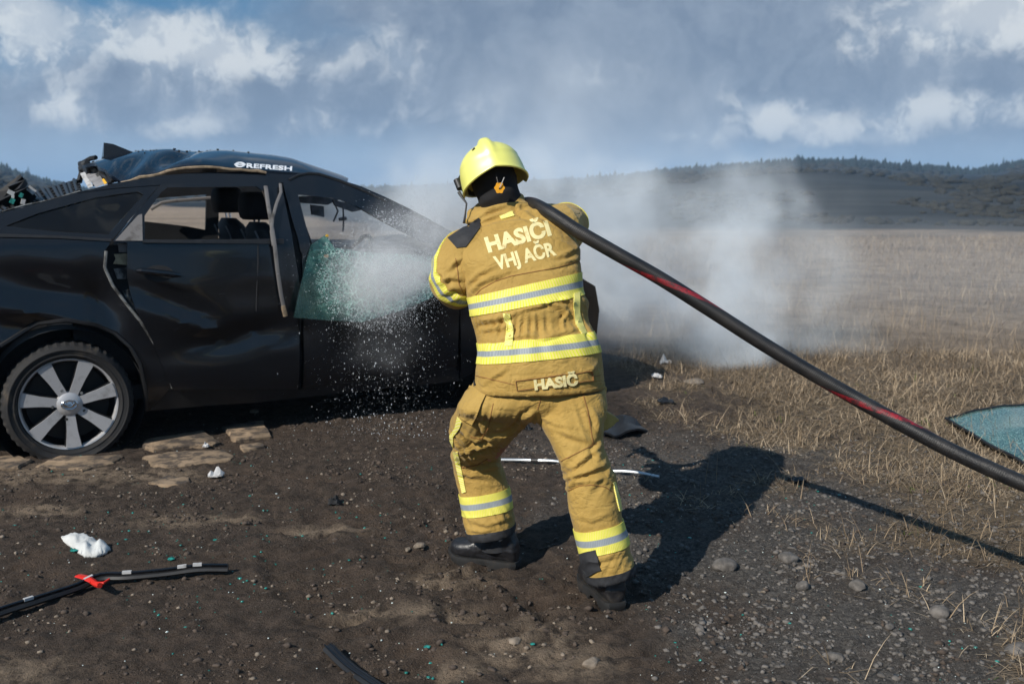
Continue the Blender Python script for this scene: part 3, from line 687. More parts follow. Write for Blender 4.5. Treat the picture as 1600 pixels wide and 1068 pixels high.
# far side: door shells with open windows
far_panel('far_side_body', [L(-.95, .35), L(-.95, 1.05), (-60, 345), (60, 322), (126, 300), (200, 292), (300, 284), (400, 282), (470, 284), (560, 305), (640, 342), (705, 376), L(2.42, 1.06), L(2.42, .3), L(.5, .25), L(.42, .36), L(.3, .55), L(0, .68), L(-.3, .55), L(-.4, .36)],
          [[(186, 348), (212, 320), (236, 312), (250, 309), (321, 304), (321, 359), (290, 353), (228, 346)], [(341, 305), (500, 300), (560, 318), (640, 356), (672, 376), (341, 372)]])
far_panel('far_fender', [L(2.42, .3), L(2.42, 1.06), L(2.9, .98), L(3.3, .87), L(3.5, .78), L(3.5, .34), L(3.42, .30)] + arch(3.03, .30, .385, 0, 180), w=CARW - .06, mat='paint')
hs = MB(); hs.tube([(lambda p: (p[0], CARW - .1, p[1]))(cray(u, v, CARW - .1)) for u, v in [(236, 327), (252, 317), (270, 314), (330, 309), (395, 304), (408, 308)]], (.012, .02), 6); hs.build('far_window_seal', M['strip'], car)
# interior
def sgp_(x): return math.copysign(abs(x) ** .6, x)
def inp(u, v, w): s, z = cray(u, v, w); return Vector((s, w, z))
fl = MB(); fl.box((1.05, CARW / 2, .30), (2.9, CARW - .24, .08)); fl.box((-.45, CARW / 2, .55), (.8, CARW - .5, .4)); fl.box((.25, CARW / 2, .70), (.35, CARW - .3, .55)); fl.box((3.0, CARW / 2, .55), (1.0, .95, .4)); fl.build('floor_pan', M['dark'], car)
db = MB()
prof = [(1.95, .55), (1.98, .95), (2.1, 1.04), (2.42, 1.03), (2.45, .5)]
db.prism([Vector((s, .12, z)) for s, z in prof], (0, CARW - .24, 0)); db.build('dashboard', M['dark'], car)
st = MB(); c = Vector((1.86, .52, .98)); ax = Vector((-.9, 0, .45)).normalized(); st.tube([c + (ax.orthogonal().normalized() * math.cos(a) + ax.cross(ax.orthogonal().normalized()) * math.sin(a)) * .19 for a in [i * math.pi / 12 for i in range(25)]], .016, 8, cap=False); st.tube([c, c - ax * .2], .04, 8); st.tube([c + Vector((0, -.18, 0)), c + Vector((0, .18, 0))], .014, 6); st.build('steering_wheel', M['trim'], car)
for w0, (hu, hv), (bu, bv) in ((.62, (399, 322), (385, 352)), (1.38, (354, 313), (352, 345))):
    se = MB(); h = inp(hu, hv, w0); b0 = inp(bu, bv, w0); top = b0.z
    rings = []
    for z, hw, hd, ds_ in ((.42, .25, .09, .30), (.62, .26, .10, .22), (.85, .26, .10, .12), (top - .10, .24, .09, .05), (top - .02, .20, .07, .02), (top + .02, .12, .04, .01)):
        rings.append([Vector((h.x + ds_ + hd * (abs(math.cos(t)) ** .8) * (1 if math.cos(t) > 0 else -1), w0 + hw * (abs(math.sin(t)) ** .7) * (1 if math.sin(t) > 0 else -1), z)) for t in [k * 2 * math.pi / 20 for k in range(20)]])
    se.add(*loft(rings)); se.ball((h.x + .42, w0, .50), (.28, .25, .09), 16, 8)
    so = se.build('front_seat', M['seat'], car)
    hr = MB(); hr.add(*loft([[h + Vector((ax_ * .095 * sgp_(math.cos(t)), ax_ * .16 * sgp_(math.sin(t)), zz)) for t in [k * math.pi / 12 for k in range(24)]] for zz, ax_ in ((-.085, .75), (-.07, .92), (-.03, 1.), (.04, 1.), (.075, .9), (.09, .7))])); hr.build('headrest', M['dark'], so)
    for dy in (-.06, .06):
        ps = MB(); ps.tube([h + Vector((.0, dy, -.05)), h + Vector((.02, dy, -.22))], .007, 6); ps.build('headrest_post', M['chrome'], so)
    for dy in (-.19, .19):
        pp = MB(); pp.tube([Vector((h.x + ds_ - .075, w0 + dy, z)) for z, ds_ in ((.7, .2), (.85, .12), (top - .1, .05), (top - .03, .02))], .006, 5); pp.build('seat_piping', M['seatpipe'], so)
rs = MB(); rs.ball((.48, CARW / 2, .86), (.12, .72, .30), 20, 10); rs.build('rear_seat', M['seat'], car)
hv = MB(); b0 = inp(470, 305, .5)
for pl, w0 in (([(466, 307), (500, 305), (530, 312), (512, 320), (470, 317)], .75), ([(486, 320), (506, 322), (507, 339), (488, 335)], .9), ([(520, 312), (548, 318), (566, 328), (552, 331), (524, 321)], .45)):
    hv.prism([inp(u, v, w0) for u, v in pl], (0, .03, 0))
hv.tube([inp(522, 316, .5), inp(528, 330, .5), inp(521, 346, .5)], .006, 5); hv.tube([inp(536, 322, .4), inp(537, 345, .4), inp(536, 362, .4)], .006, 5); hv.tube([inp(530, 343, .42), inp(541, 341, .42)], .012, 5)
hv.build('hanging_sun_visor', M['grey'], car)

# roof skin, lifted and buckled
def roof_z(s, w):
    rail = np.interp(s, [.1, .35, .6, 1.1, 1.5, 1.8, 2.0], [1.41, 1.47, 1.525, 1.55, 1.53, 1.46, 1.38])
    a = (w - .25) / (CARW - .5); c = max(0., 1 - (2 * a - 1) ** 2)
    z = rail + .02 + np.interp(s, [.1, .4, .95, 1.4, 1.9], [.11, .165, .15, .135, .09]) * c
    lift = math.exp(-((s - .75) / .3) ** 2) * math.exp(-((w - .27) / .22) ** 2) * .035
    crease = -.05 * math.exp(-(((s - .62) - .55 * (w - .35)) / .07) ** 2) * math.exp(-((w - .55) / .3) ** 2) - .035 * math.exp(-(((s - .42) - .35 * (w - .3)) / .06) ** 2) * math.exp(-((w - .5) / .3) ** 2)
    return z + lift + crease + .012 * mnoise.noise(Vector((s * 4, w * 3, 9))) * min(1, max(0, (1.15 - s) / .3))
def roof_f(i, j):
    w = .255 + (CARW - .51) * j; s0 = .36 - .10 * (1 - abs(2 * j - 1)) + .03 * mnoise.noise(Vector((w * 6, 0, 4))); s1 = 1.72 + .16 * (1 - (2 * j - 1) ** 2); s = s0 + (s1 - s0) * i
    return (s, w, roof_z(s, w))
roof, RP, RT = top_sheet('roof', roof_f, 44, 34, 'roofpaint', -.02)
ed = MB(); pts = [(roof_f(i / 16 * .62, 0)) for i in range(17)]
ed.tube([Vector(p) + Vector((0, -.008, -.012 + .008 * mnoise.noise(Vector((p[0] * 30, 0, 0))))) for p in pts], [.008 + .006 * abs(mnoise.noise(Vector((p[0] * 22, 3, 0)))) for p in pts], 6); ed.build('torn_headlining', M['foam'], roof)
fn = MB(); fp = [inp(u, v, .95) for u, v in [(160, 248), (162, 223), (176, 225), (196, 233), (211, 240), (196, 247), (178, 252)]]
n = len(fp); cen = sum(fp, Vector()) / n
fn.add([p + Vector((0, .045 * (1.2 if p.z < cen.z else .25), 0)) for p in fp] + [p - Vector((0, .045 * (1.2 if p.z < cen.z else .25), 0)) for p in fp], [tuple(range(n)), tuple(range(2 * n - 1, n - 1, -1))] + [(i, (i + 1) % n, n + (i + 1) % n, n + i) for i in range(n)])
fn.build('fin_antenna', M['paint'], roof, sharp=60)
# small chips lying along the far roof line
ch = MB()
for k in range(46):
    s = random.uniform(.55, 1.25); w = random.uniform(.75, 1.2); r = random.uniform(.002, .0055); ch.box((s, w, roof_z(s, w) + r * .6), (r * 2, r * 2, r * 1.4), Matrix.Rotation(random.random() * 3, 3, 'Z'))
tag(ch.build('glass_crumbs', M['dark'], roof), kind='stuff')
# torn rear pillar of the far side and rear deck
tr = MB()
for (u, v, w0), (u2, v2, w1), r in (((126, 256, 1.25), (136, 275, 1.0), .02), ((128, 255, 1.2), (150, 246, 1.1), .015), ((146, 254, 1.05), (158, 272, .75), .012), ((158, 272, .75), (172, 288, .42), .014), ((126, 262, 1.2), (124, 284, 1.1), .018), ((136, 252, 1.15), (128, 268, 1.12), .02), ((150, 258, .95), (176, 284, .40), .010)):
    a, b_ = inp(u, v, w0), inp(u2, v2, w1); tr.tube([a, a.lerp(b_, .5) + Vector((.01, 0, .012)), b_], r, 6)
tr.build('torn_rear_pillar', M['trim'], car)
tr = MB(); tr.prism([inp(126, 273, 1.0), inp(133, 271, 1.0), inp(145, 291, .7), inp(138, 294, .7)], (.0, .02, .01)); tr.build('pillar_trim_strip', M['white'], car)
tr = MB(); tr.prism([inp(134, 275, .95), inp(152, 270, .9), inp(164, 287, .55), inp(150, 293, .55)], (0, .02, .01)); tr.build('pillar_lining', M['grey'], car)
tr = MB(); tr.prism([inp(159, 280, .62), inp(162, 279, .62), inp(167, 286, .55), inp(163, 288, .55)], (0, -.012, .0)); tr.build('yellow_clip', M['yellow'], car)
for k, (u, v, w0) in enumerate(((143, 262, 1.02), (149, 269, .92), (155, 275, .8), (132, 258, 1.16))):
    b_ = MB(); b_.box(inp(u, v, w0) + Vector((0, -.02, 0)), (.045, .02, .025), Matrix.Rotation(.9, 3, 'Y')); b_.build('bare_metal_tab', M['bare'], car)
dk = MB()
def deck(i, j):       # sagging ribbed rear deck
    a = inp(4, 333, .32).lerp(inp(128, 300, .32), i); b_ = inp(-30, 309, 1.5).lerp(inp(124, 281, 1.5), i); p = a.lerp(b_, j); return p + Vector((0, 0, -.03 * math.sin(i * 3.1)))
N = 18
for i in range(N):
    dk.tube([deck(i / N, j / 5) + Vector((0, 0, .004 + .01 * (i % 2))) for j in range(6)], .012, 5)
for j in range(6): dk.tube([deck(i / 8, j / 5) for i in range(9)], .012, 5)
dk.build('deck_lattice', M['trim'], car)
d2 = MB(); P = [deck(i / 8, j / 5) + Vector((0, 0, -.05)) for i in range(9) for j in range(6)]; T = []
for i in range(8):
    for j in range(5): a = i * 6 + j; T += [(a, a + 6, a + 7), (a, a + 7, a + 1)]
d2.add(*thicken(P, T, (0, 0, -.02))); d2.build('rear_deck', M['dark'], car)
for k, (pl, w0, mt) in enumerate((([(-40, 318), (-5, 300), (32, 272), (34, 276), (14, 296), (4, 312), (-30, 332)], .8, 'trim'), ([(12, 292), (36, 276), (38, 282), (30, 294), (18, 300)], .7, 'dark'), ([(-50, 338), (0, 322), (22, 300), (44, 292), (52, 302), (40, 316), (8, 334), (-40, 350)], .6, 'dark'))):
    b_ = MB(); b_.prism([inp(u, v, w0 + .15 * math.sin(i * 1.7)) for i, (u, v) in enumerate(pl)], (.02, .06, -.02)); b_.build('torn_boot_lid', M[mt], car)
for u, v, w0, sz, mt in ((17, 301, .5, .035, 'white'), (49, 297, .5, .045, 'white'), (36, 315, .4, .03, 'white'), (20, 307, .45, .02, 'white'), (72, 318, .30, .035, 'white'), (36, 329, .27, .035, 'white')):
    b_ = MB(); b_.box(inp(u, v, w0), (sz, .03, sz * .7), Matrix.Rotation(u * .4, 3, 'Y')); b_.build('broken_clip', M[mt], car)
for u, v, w0, sz in ((19, 314, .42, .03), (33, 305, .42, .025)):
    b_ = MB(); b_.box(inp(u, v, w0), (sz * .8, .03, sz), Matrix.Rotation(.5, 3, 'Y')); b_.build('green_glass_lump', M['teal'], car)
sm = MB(); sm.tube([(lambda q_: Vector((q_[0], w_side(*q_) + .02, q_[1] + .004)))(cpx(p)) for p in [(4, 332), (40, 322), (70, 316), (96, 309), (126, 300)]], .006, 5); sm.build('boot_seal', M['bare'], car)
rb = MB()
def rbf(i, j):
    a = (j - .5) * 2; return Vector((-1.08 + .22 * abs(a) ** 3, .10 + (CARW - .2) * j, .35 + .75 * i))
P = [rbf(i / 6, j / 12) for i in range(7) for j in range(13)]; T = []
for i in range(6):
    for j in range(12): a = i * 13 + j; T += [(a, a + 14, a + 1), (a, a + 13, a + 14)]
rb.add(*thicken(P, T, (.03, 0, 0))); rb.build('rear_bumper', M['paint'], car)

# wheels
def make_wheel(flat=True):
    w = MB(); R = .335; ri = .252; prof = [(ri, .02), (ri + .008, .001), (.268, -.004), (.271, -.0085), (.276, -.0085), (.279, -.007), (.298, -.012), (.301, -.015), (.305, -.015), (.308, -.011), (.316, -.004), (.324, .006), (.331, .03), (R, .07), (R, .16), (.331, .2), (.31, .225), (ri, .21)]
    n = 96; v = []; f = []
    for (r, h) in prof:
        for k in range(n):
            a = 2 * math.pi * k / n; rr = r + (.007 if (k % 2 == 0 and r > .312) else 0)
            x, z = rr * math.cos(a), rr * math.sin(a); y = h
            lim = -.288
            if flat and z < lim + .03:
                q = (lim + .03 - z); z = max(z, lim) if z < lim else z; y -= .35 * q * (1 if h < .12 else -1); x *= 1 + .25 * q
            v.append(Vector((x, y, z)))
    m_ = len(prof)
    for i in range(m_ - 1):
        for k in range(n): a = i * n + k; c2 = i * n + (k + 1) % n; f.append((a, a + n, c2 + n, c2))
    return v, f
def wheel(c, par, rot=0., mirror=False):
    root = empty('wheel', c); root.parent = par
    sgn = -1 if mirror else 1
    def fix(v, f): return ([Vector((p.x, p.y * sgn, p.z)) for p in v], [t[::-1] for t in f] if mirror else f)
    v, f = make_wheel(); mesh_obj('tyre', *fix(v, f), M['rubber'], root, sharp=30)
    b_ = MB(); b_.lathe([(.236, .035), (.244, .012), (.252, .010), (.254, .02), (.252, .03)], (0, 0, 0), (0, 1, 0), 64); mesh_obj('rim', *fix(b_.v, b_.f), M['alloy'], root)
    b_ = MB(); b_.lathe([(.25, .024), (.238, .03), (.215, .12), (.05, .12), (.001, .12)], (0, 0, 0), (0, 1, 0), 48); mesh_obj('wheel_barrel', *fix(b_.v, b_.f), M['alloydark'], root)
    sp = MB(); back = MB()
    for k in range(7):
        a = math.radians(14 + rot + k * 360 / 7); d = Vector((math.cos(a), 0, math.sin(a))); t = Vector((-math.sin(a), 0, math.cos(a)))
        for mb, y0, w0, w1, r1 in ((sp, .006, .023, .040, .240), (back, .024, .028, .047, .243)):
            P = [d * .06 - t * w0 + Vector((0, y0 + .008, 0)), d * .15 - t * (w0 + w1) * .44 + Vector((0, y0 + .002, 0)), d * r1 - t * w1 + Vector((0, y0, 0)), d * (r1 + .004) + Vector((0, y0, 0)), d * r1 + t * w1 + Vector((0, y0, 0)), d * .15 + t * (w0 + w1) * .44 + Vector((0, y0 + .002, 0)), d * .06 + t * w0 + Vector((0, y0 + .008, 0))]
            mb.prism(P, (0, .018, 0))
            if mb is sp:
                q = MB(); q.prism(P, (0, .012, 0)); mesh_obj('spoke', *fix(q.v, q.f), M['alloy'], root)
    mesh_obj('spoke_backing', *fix(back.v, back.f), M['alloydark'], root)
    b_ = MB(); b_.lathe([(.001, -.002), (.03, -.001), (.05, .004), (.064, .012), (.07, .03)], (0, 0, 0), (0, 1, 0), 32); hc = mesh_obj('hub', *fix(b_.v, b_.f), M['alloy'], root)
    if True:
        em = MB()
        def ov(cx, cz, rx, rz): em.tube([Vector((cx + rx * math.cos(t), -.006, cz + rz * math.sin(t))) for t in [i * math.pi / 10 for i in range(21)]], .0028, 5, cap=False)
        ov(0, 0, .036, .024); ov(0, .006, .016, .014); ov(0, .012, .028, .009); mesh_obj('hub_emblem', *fix(em.v, em.f), M['chrome'], root)
        ba = MB(); ba.ball((0, .004, 0), (.046, .010, .032), 16, 8); mesh_obj('hub_badge', *fix(ba.v, ba.f), M['chrome'], root)
    for k in range(5):
        a = math.radians(40 + rot + k * 72); q = MB(); q.tube([(.085 * math.cos(a), .012, .085 * math.sin(a)), (.085 * math.cos(a), .03, .085 * math.sin(a))], .009, 6); mesh_obj('wheel_bolt', *fix(q.v, q.f), M['bare'], root)
    b_ = MB(); b_.lathe([(.02, .13), (.17, .13), (.17, .15), (.02, .15)], (0, 0, 0), (0, 1, 0), 32); mesh_obj('brake_disc', *fix(b_.v, b_.f), M['bare'], root)
    return root
wheel((.022, -.01, .288), car, 1.)
wheel((3.03, .06, .288), car, 20.)
wheel((.022, CARW - .0, .288), car, 9., True)
wheel((3.03, CARW - .06, .288), car, 31., True)

# shattered side window hanging out over the front door
def glass_sheet():
    poly = [(486, 382), (498, 374), (510, 366), (516, 378), (523, 387), (548, 391), (585, 395), (640, 398), (700, 402), (692, 440), (676, 464), (630, 484), (590, 496), (564, 503), (510, 500), (459, 496), (466, 462), (476, 420)]
    pts = [(u, v) for u, v in poly]; V, T = fillgrid(pts, [], 7.)
    P = []; UV = []; CR = []
    for u, v in V:
        w = np.interp(v, [366, 400, 503], [.03, -.03, -.13]); w += .012 * math.sin(u * .05) * math.sin(v * .06)
        s, z = cray(u, v, w); P.append(Vector((s, w, z))); UV.append((s, z))
        CR.append(np.interp(u, [459, 485, 505, 560, 700], [.12, .34, .66, .95, .9]) * np.interp(v, [366, 385, 430, 480, 503], [.5, .9, 1., .75, .4]))
    n = len(P); v, f = thicken(P, T, (0, .005, 0))
    o = mesh_obj('shattered_window', v, f, M['shatter'], car, uv=UV + UV)
    a = o.data.attributes.new('crack', 'FLOAT', 'POINT'); a.data.foreach_set('value', np.array(CR + CR, dtype=np.float32))
    b_ = MB(); b_.prism([inp(508, 369, .02), inp(510, 366, .02), inp(513, 367, .02), inp(512, 370, .02)], (0, -.01, 0)); b_.build('window_sticker', M['yellow'], o)
    b_ = MB(); b_.prism([inp(506, 398, -.045), inp(513, 397, -.045), inp(513, 402, -.045), inp(507, 402, -.045)], (0, -.004, 0)); b_.build('window_clip', M['foam'], o)
glass_sheet()

# ------------------------------------------------------------------ lettering
def text_poly(body, bold=.012):
    cu = bpy.data.curves.new('t', 'FONT'); cu.body = body; cu.size = 1; cu.offset = bold; cu.resolution_u = 3
    o = bpy.data.objects.new('t', cu); COL.objects.link(o)
    dg = bpy.context.evaluated_depsgraph_get(); ev = o.evaluated_get(dg); me = ev.to_mesh()
    bm = bmesh.new(); bm.from_mesh(me); ev.to_mesh_clear(); bpy.data.objects.remove(o); bpy.data.curves.remove(cu)
    bmesh.ops.remove_doubles(bm, verts=bm.verts, dist=1e-5); bmesh.ops.triangulate(bm, faces=bm.faces)
    xs = [v.co.x for v in bm.verts]; ys = [v.co.y for v in bm.verts]
    return bm, min(xs), max(xs)
CAPH = .70
def cap_height():
    bm, _, _ = text_poly('H', .0); h = max(v.co.y for v in bm.verts); bm.free(); return h
CAPH = cap_height()
def text_px(body, p0, p1, cap, shear=0., bold=.012, split=4.):
    """letters as 2D mesh in survey pixels: baseline p0 -> p1, cap height in px"""
    bm, x0, x1 = text_poly(body, bold); p0 = Vector(p0); p1 = Vector(p1); d = (p1 - p0); Ln = d.length; d = d / Ln; up = Vector((d.y, -d.x))
    for v in bm.verts:
        t = (v.co.x - x0) / (x1 - x0); q = p0 + d * (t * Ln) + (up + d * shear) * (v.co.y / CAPH * cap); v.co = Vector((q.x, q.y, 0))
    for _ in range(6):
        e = [e for e in bm.edges if e.calc_length() > split]
        if not e: break
        bmesh.ops.subdivide_edges(bm, edges=e, cuts=1); bmesh.ops.triangulate(bm, faces=bm.faces)
    bm.verts.index_update(); V = [(v.co.x, v.co.y) for v in bm.verts]; T = [tuple(v.index for v in f.verts) for f in bm.faces]; bm.free(); return V, T
def drape(name, V, T, bvh, mat, parent, inv, off=.003, thick=.0015, extra=0., **kw):
    """lay a flat cut-out onto the surface it is sewn to (along the sight line), with real thickness"""
    P = []; NN = []
    for u, v in V:
        r = ray(u, v).normalized(); h = bvh.ray_cast(CAM, r)
        if h[0] is None: h = bvh.find_nearest(CAM + r * (P[-1] - CAM).length if P else CAM + r * 3.6)
        n = h[1] if h[1].dot(r) < 0 else -h[1]; P.append(h[0] + n * (off + extra)); NN.append(n)
    a, b_, c = (P[i] for i in T[0])
    if (b_ - a).cross(c - a).dot(NN[T[0][0]]) < 0: T = [t[::-1] for t in T]
    v, f = thicken(P, T, [-n * (off + thick) for n in NN]); M4 = inv
    return mesh_obj(name, [M4 @ p for p in v], f, M[mat], parent, **kw)
CARINV = (Matrix.Translation((CO.x, CO.y, 0)) @ Matrix.Rotation(CA, 4, 'Z')).inverted()
rb_ = BVHTree.FromPolygons([CARINV.inverted() @ p for p in RP], RT)
M['print'] = pmat('white_print', (.75, .77, .8), .5)
drape('roof_lettering', *text_px('REFRESH', (385, 262), (456, 267), 6.4, bold=.03, split=2.5), rb_, 'print', roof, CARINV, off=.002, thick=.001)
ring = [(375 + 8 * math.cos(t), 257.5 + 4.2 * math.sin(t)) for t in [i * math.pi / 10 for i in range(20)]]
hole = [(375 + 5 * math.cos(t), 257.5 + 2.4 * math.sin(t)) for t in [i * math.pi / 8 for i in range(16)]]
drape('roof_emblem', *fillgrid(ring, [hole], 2.), rb_, 'print', roof, CARINV, off=.002, thick=.001)
drape('roof_emblem', *fillgrid([(366, 256.6), (384, 256.6), (384, 258.4), (366, 258.4)], [], 3.), rb_, 'print', roof, CARINV, off=.003, thick=.001)
# ------------------------------------------------------------------ the person
PB = Vector((.12, 3.5, 0.))
person = empty('person', PB)
tag(person, 'person in mustard protective suit and lime helmet spraying water at the wrecked car', 'person')
PINV = Matrix.Translation(-PB)
def sgp(x, e): return math.copysign(abs(x) ** e, x)
def pring(Lp, Rp, Y, rd, n=2.3, N=40, tilt=0., skew=0.):
    a0 = U(Lp[0], Lp[1], Y - skew); b0 = U(Rp[0], Rp[1], Y + skew); c = (a0 + b0) / 2; a = (b0 - a0) / 2; d = Vector((0, 1, tilt)) * rd
    return [c + a * sgp(math.cos(t), 2 / n) + d * sgp(math.sin(t), 2 / n) for t in [2 * math.pi * k / N for k in range(N)]]
def subd(rings, k=3):
    """smooth the stack of rings lengthwise (Catmull-Rom)"""
    out = []; n = len(rings)
    for i in range(n - 1):
        p0, p1, p2, p3 = rings[max(i - 1, 0)], rings[i], rings[i + 1], rings[min(i + 2, n - 1)]
        for q in range(k):
            t = q / k
            out.append([.5 * ((2 * b_) + (c - a) * t + (2 * a - 5 * b_ + 4 * c - d) * t * t + (3 * b_ - a - 3 * c + d) * t ** 3) for a, b_, c, d in zip(p0, p1, p2, p3)])
    out.append(rings[-1]); return out
def limb(pts, N=24):
    mb = MB(); mb.tube([p for p, r in pts], [r for p, r in pts], N); return mb.v, mb.f
def merge(*parts):
    mb = MB()
    for v, f in parts: mb.add(v, f)
    return mb.v, mb.f
def nz(p, sx, sy, sz, seed=0.): return mnoise.noise(Vector((p[0] * sx + seed, p[1] * sy, p[2] * sz)))
def ridge(x): return 1 - abs(x) * 2

def bands(V, Fc, pa, pb, off=.003, tilt=-.05, keep=None, up_hint=1):
    """part of the garment between two cutting planes; pa=(L,R) top edge, pb=(L,R) bottom edge in survey pixels + depth"""
    bm = bmesh.new(); vs = [bm.verts.new(tuple(p)) for p in V]
    for f in Fc: bm.faces.new([vs[i] for i in f])
    pl = []
    for (Lp, Rp, Y) in (pa, pb):
        a, b_ = U(Lp[0], Lp[1], Y), U(Rp[0], Rp[1], Y); n = (b_ - a).cross(Vector((0, 1, tilt))).normalized()
        if n.z < 0: n = -n
        pl.append((a, n))
    for (a, n), inner in ((pl[0], False), (pl[1], True)):
        bmesh.ops.bisect_plane(bm, geom=bm.verts[:] + bm.edges[:] + bm.faces[:], plane_co=a, plane_no=n, clear_outer=not inner, clear_inner=inner)
    if keep:
        bmesh.ops.delete(bm, geom=[f for f in bm.faces if not keep(f.calc_center_median())], context='FACES')
    bm.normal_update(); bm.verts.index_update()
    c = sum((v.co for v in bm.verts), Vector()) / max(1, len(bm.verts))
    P = [v.co.copy() for v in bm.verts]; NN = [v.normal.copy() for v in bm.verts]
    uv = []
    for p in P:
        d0 = (pl[0][0] - p).dot(pl[0][1]); d1 = (p - pl[1][0]).dot(pl[1][1]); uv.append((math.atan2(p.x - c.x, -(p.y - c.y)) * .16, d1 / max(1e-6, d0 + d1)))
    fs = [tuple(v.index for v in f.verts) for f in bm.faces]; bm.free()
    cnt = set((f[i], f[(i + 1) % len(f)]) for f in fs for i in range(len(f))); n = len(P)
    side = [(a, b_) for a, b_ in cnt if (b_, a) not in cnt]
    VV = [PINV @ (p + q * off) for p, q in zip(P, NN)] + [PINV @ (p - q * .002) for p, q in zip(P, NN)]
    return VV, fs + [(b_, a, a + n, b_ + n) for a, b_ in side], uv + uv
def band_part(name, V, Fc, pa, pb, mat, parent, **kw):
    v, f, uv = bands(V, Fc, pa, pb, **kw); return mesh_obj(name, v, f, M[mat], parent, uv=uv, sharp=50)
def cloth_mesh(name, V, Fc, mat, parent): return mesh_obj(name, [PINV @ Vector(p) for p in V], Fc, M[mat], parent, sharp=0)

# body: one continuous figure inside the clothes -------------------------------------------
HC = U(768, 272, 3.86)                                  # head centre
hip = U(838, 600, 3.56); chest = U(815, 420, 3.74); neck = U(790, 325, 3.82)
SHL, ELL, WRL = U(740, 390, 3.74), U(711, 440, 3.69), U(735, 434, 4.02)
SHR, ELR, WRR = U(868, 362, 3.76), U(886, 352, 3.98), U(836, 338, 4.07)
HIPL, KNL, ANL = U(785, 640, 3.58), U(746, 722, 3.80), U(770, 838, 3.745)
HIPR, KNR, ANR = U(892, 635, 3.52), U(920, 748, 3.42), U(950, 892, 3.33)
hq = Matrix.Rotation(math.radians(14), 3, 'Y').transposed() @ Matrix.Rotation(math.radians(-20), 3, 'X')   # roll to the left, pitched forward
hq = Matrix.Rotation(math.radians(-15), 3, 'Y') @ Matrix.Rotation(math.radians(8), 3, 'Z') @ Matrix.Rotation(math.radians(-16), 3, 'X')
def hl_(x, y, z): return HC + hq @ Vector((x, y, z))     # head frame: x right, y forward, z up
parts = []
mb = MB(); mb.ball(HC, (.076, .098, .115), 24, 16, hq); mb.ball(hl_(0, .035, -.06), (.055, .06, .065), 16, 10, hq)     # skull, jaw
mb.ball(hl_(0, .105, -.02), (.014, .02, .026), 10, 8, hq)                                                             # nose
for sx in (-1, 1): mb.ball(hl_(sx * .078, -.005, -.02), (.010, .020, .032), 10, 8, hq); mb.ball(hl_(sx * .032, .078, .012), (.022, .014, .010), 8, 6, hq)
mb.ball(hl_(0, .092, -.068), (.024, .010, .010), 8, 6, hq); mb.ball(hl_(0, .078, -.105), (.024, .02, .018), 8, 6, hq)
parts.append((mb.v, mb.f))
parts.append(limb([(hl_(0, -.01, -.05), .058), (neck, .056), (U(800, 350, 3.79), .06)]))
parts.append(loft(subd([[c + Vector((math.cos(t) * a, math.sin(t) * d, -.02 * math.cos(t))) for t in [k * math.pi / 12 for k in range(24)]] for c, a, d in ((hip - Vector((0, 0, .06)), .15, .10), (hip, .17, .12), (hip.lerp(chest, .45), .15, .105), (chest, .18, .12), (U(806, 375, 3.77), .17, .10), (U(800, 350, 3.79), .08, .07))])))
for S_, E_, W_ in ((SHL, ELL, WRL), (SHR, ELR, WRR)): parts.append(limb([(S_.lerp(chest, .3), .06), (S_, .062), (S_.lerp(E_, .5), .052), (E_, .046), (E_.lerp(W_, .35), .045), (W_, .030)]))
for Hp, K, A_ in ((HIPL, KNL, ANL), (HIPR, KNR, ANR)): parts.append(limb([(Hp + Vector((0, 0, .05)), .09), (Hp, .095), (Hp.lerp(K, .5), .078), (K, .058), (K.lerp(A_, .3), .058), (A_ + Vector((0, 0, .02)), .040)]))
def hand(Wp, fwd, up, curl, side):
    """palm, four fingers curled round a grip and a thumb"""
    fwd = fwd.normalized(); up = (up - fwd * up.dot(fwd)).normalized(); sd = fwd.cross(up) * side; out = []
    m = MB(); m.tube([Wp, Wp + fwd * .03, Wp + fwd * .075, Wp + fwd * .095], [(.022, .028), (.018, .036), (.016, .041), (.013, .038)], 16, up=up); out.append((m.v, m.f))
    for k, (o_, ln, r) in enumerate(((-.030, .072, .0095), (-.010, .080, .010), (.010, .075, .0098), (.029, .060, .0088))):
        p = Wp + fwd * .09 + sd * o_; d = fwd.copy(); pts = [(p - fwd * .02, r)]
        for j, fr_ in enumerate((.42, .33, .25)):
            pts.append((p.copy(), r * (1 - .1 * j))); d = (Matrix.Rotation(-curl * side * .9, 3, sd) @ d); p = p + d * ln * fr_
        pts.append((p, r * .7)); out.append(limb(pts, 10))
    p = Wp + fwd * .03 - sd * .034; d = (fwd * .6 - sd * .7 - up * .4 * 1).normalized()
    out.append(limb([(p, .013), (p + d * .03, .0115), (p + d * .03 + (fwd * .8 - up * .6).normalized() * .028, .010), (p + d * .03 + (fwd * .6 - up * .8).normalized() * .05, .007)], 10))
    return out
NOZ0, NOZ1 = U(742, 426, 4.02), U(705, 418, 4.42)
NDIR = (NOZ1 - NOZ0).normalized()
hands = [hand(WRL, Vector((-.1, 1, -.05)), Vector((0, .2, 1)), 1., 1), hand(WRR, Vector((-.55, .25, .1)), Vector((0, .4, 1)), 1., -1)]
for h in hands: parts += h
V, N_, Fc = remesh(*merge(*parts), .0062, 3)
cloth_mesh('body', V, Fc, 'skin', person)

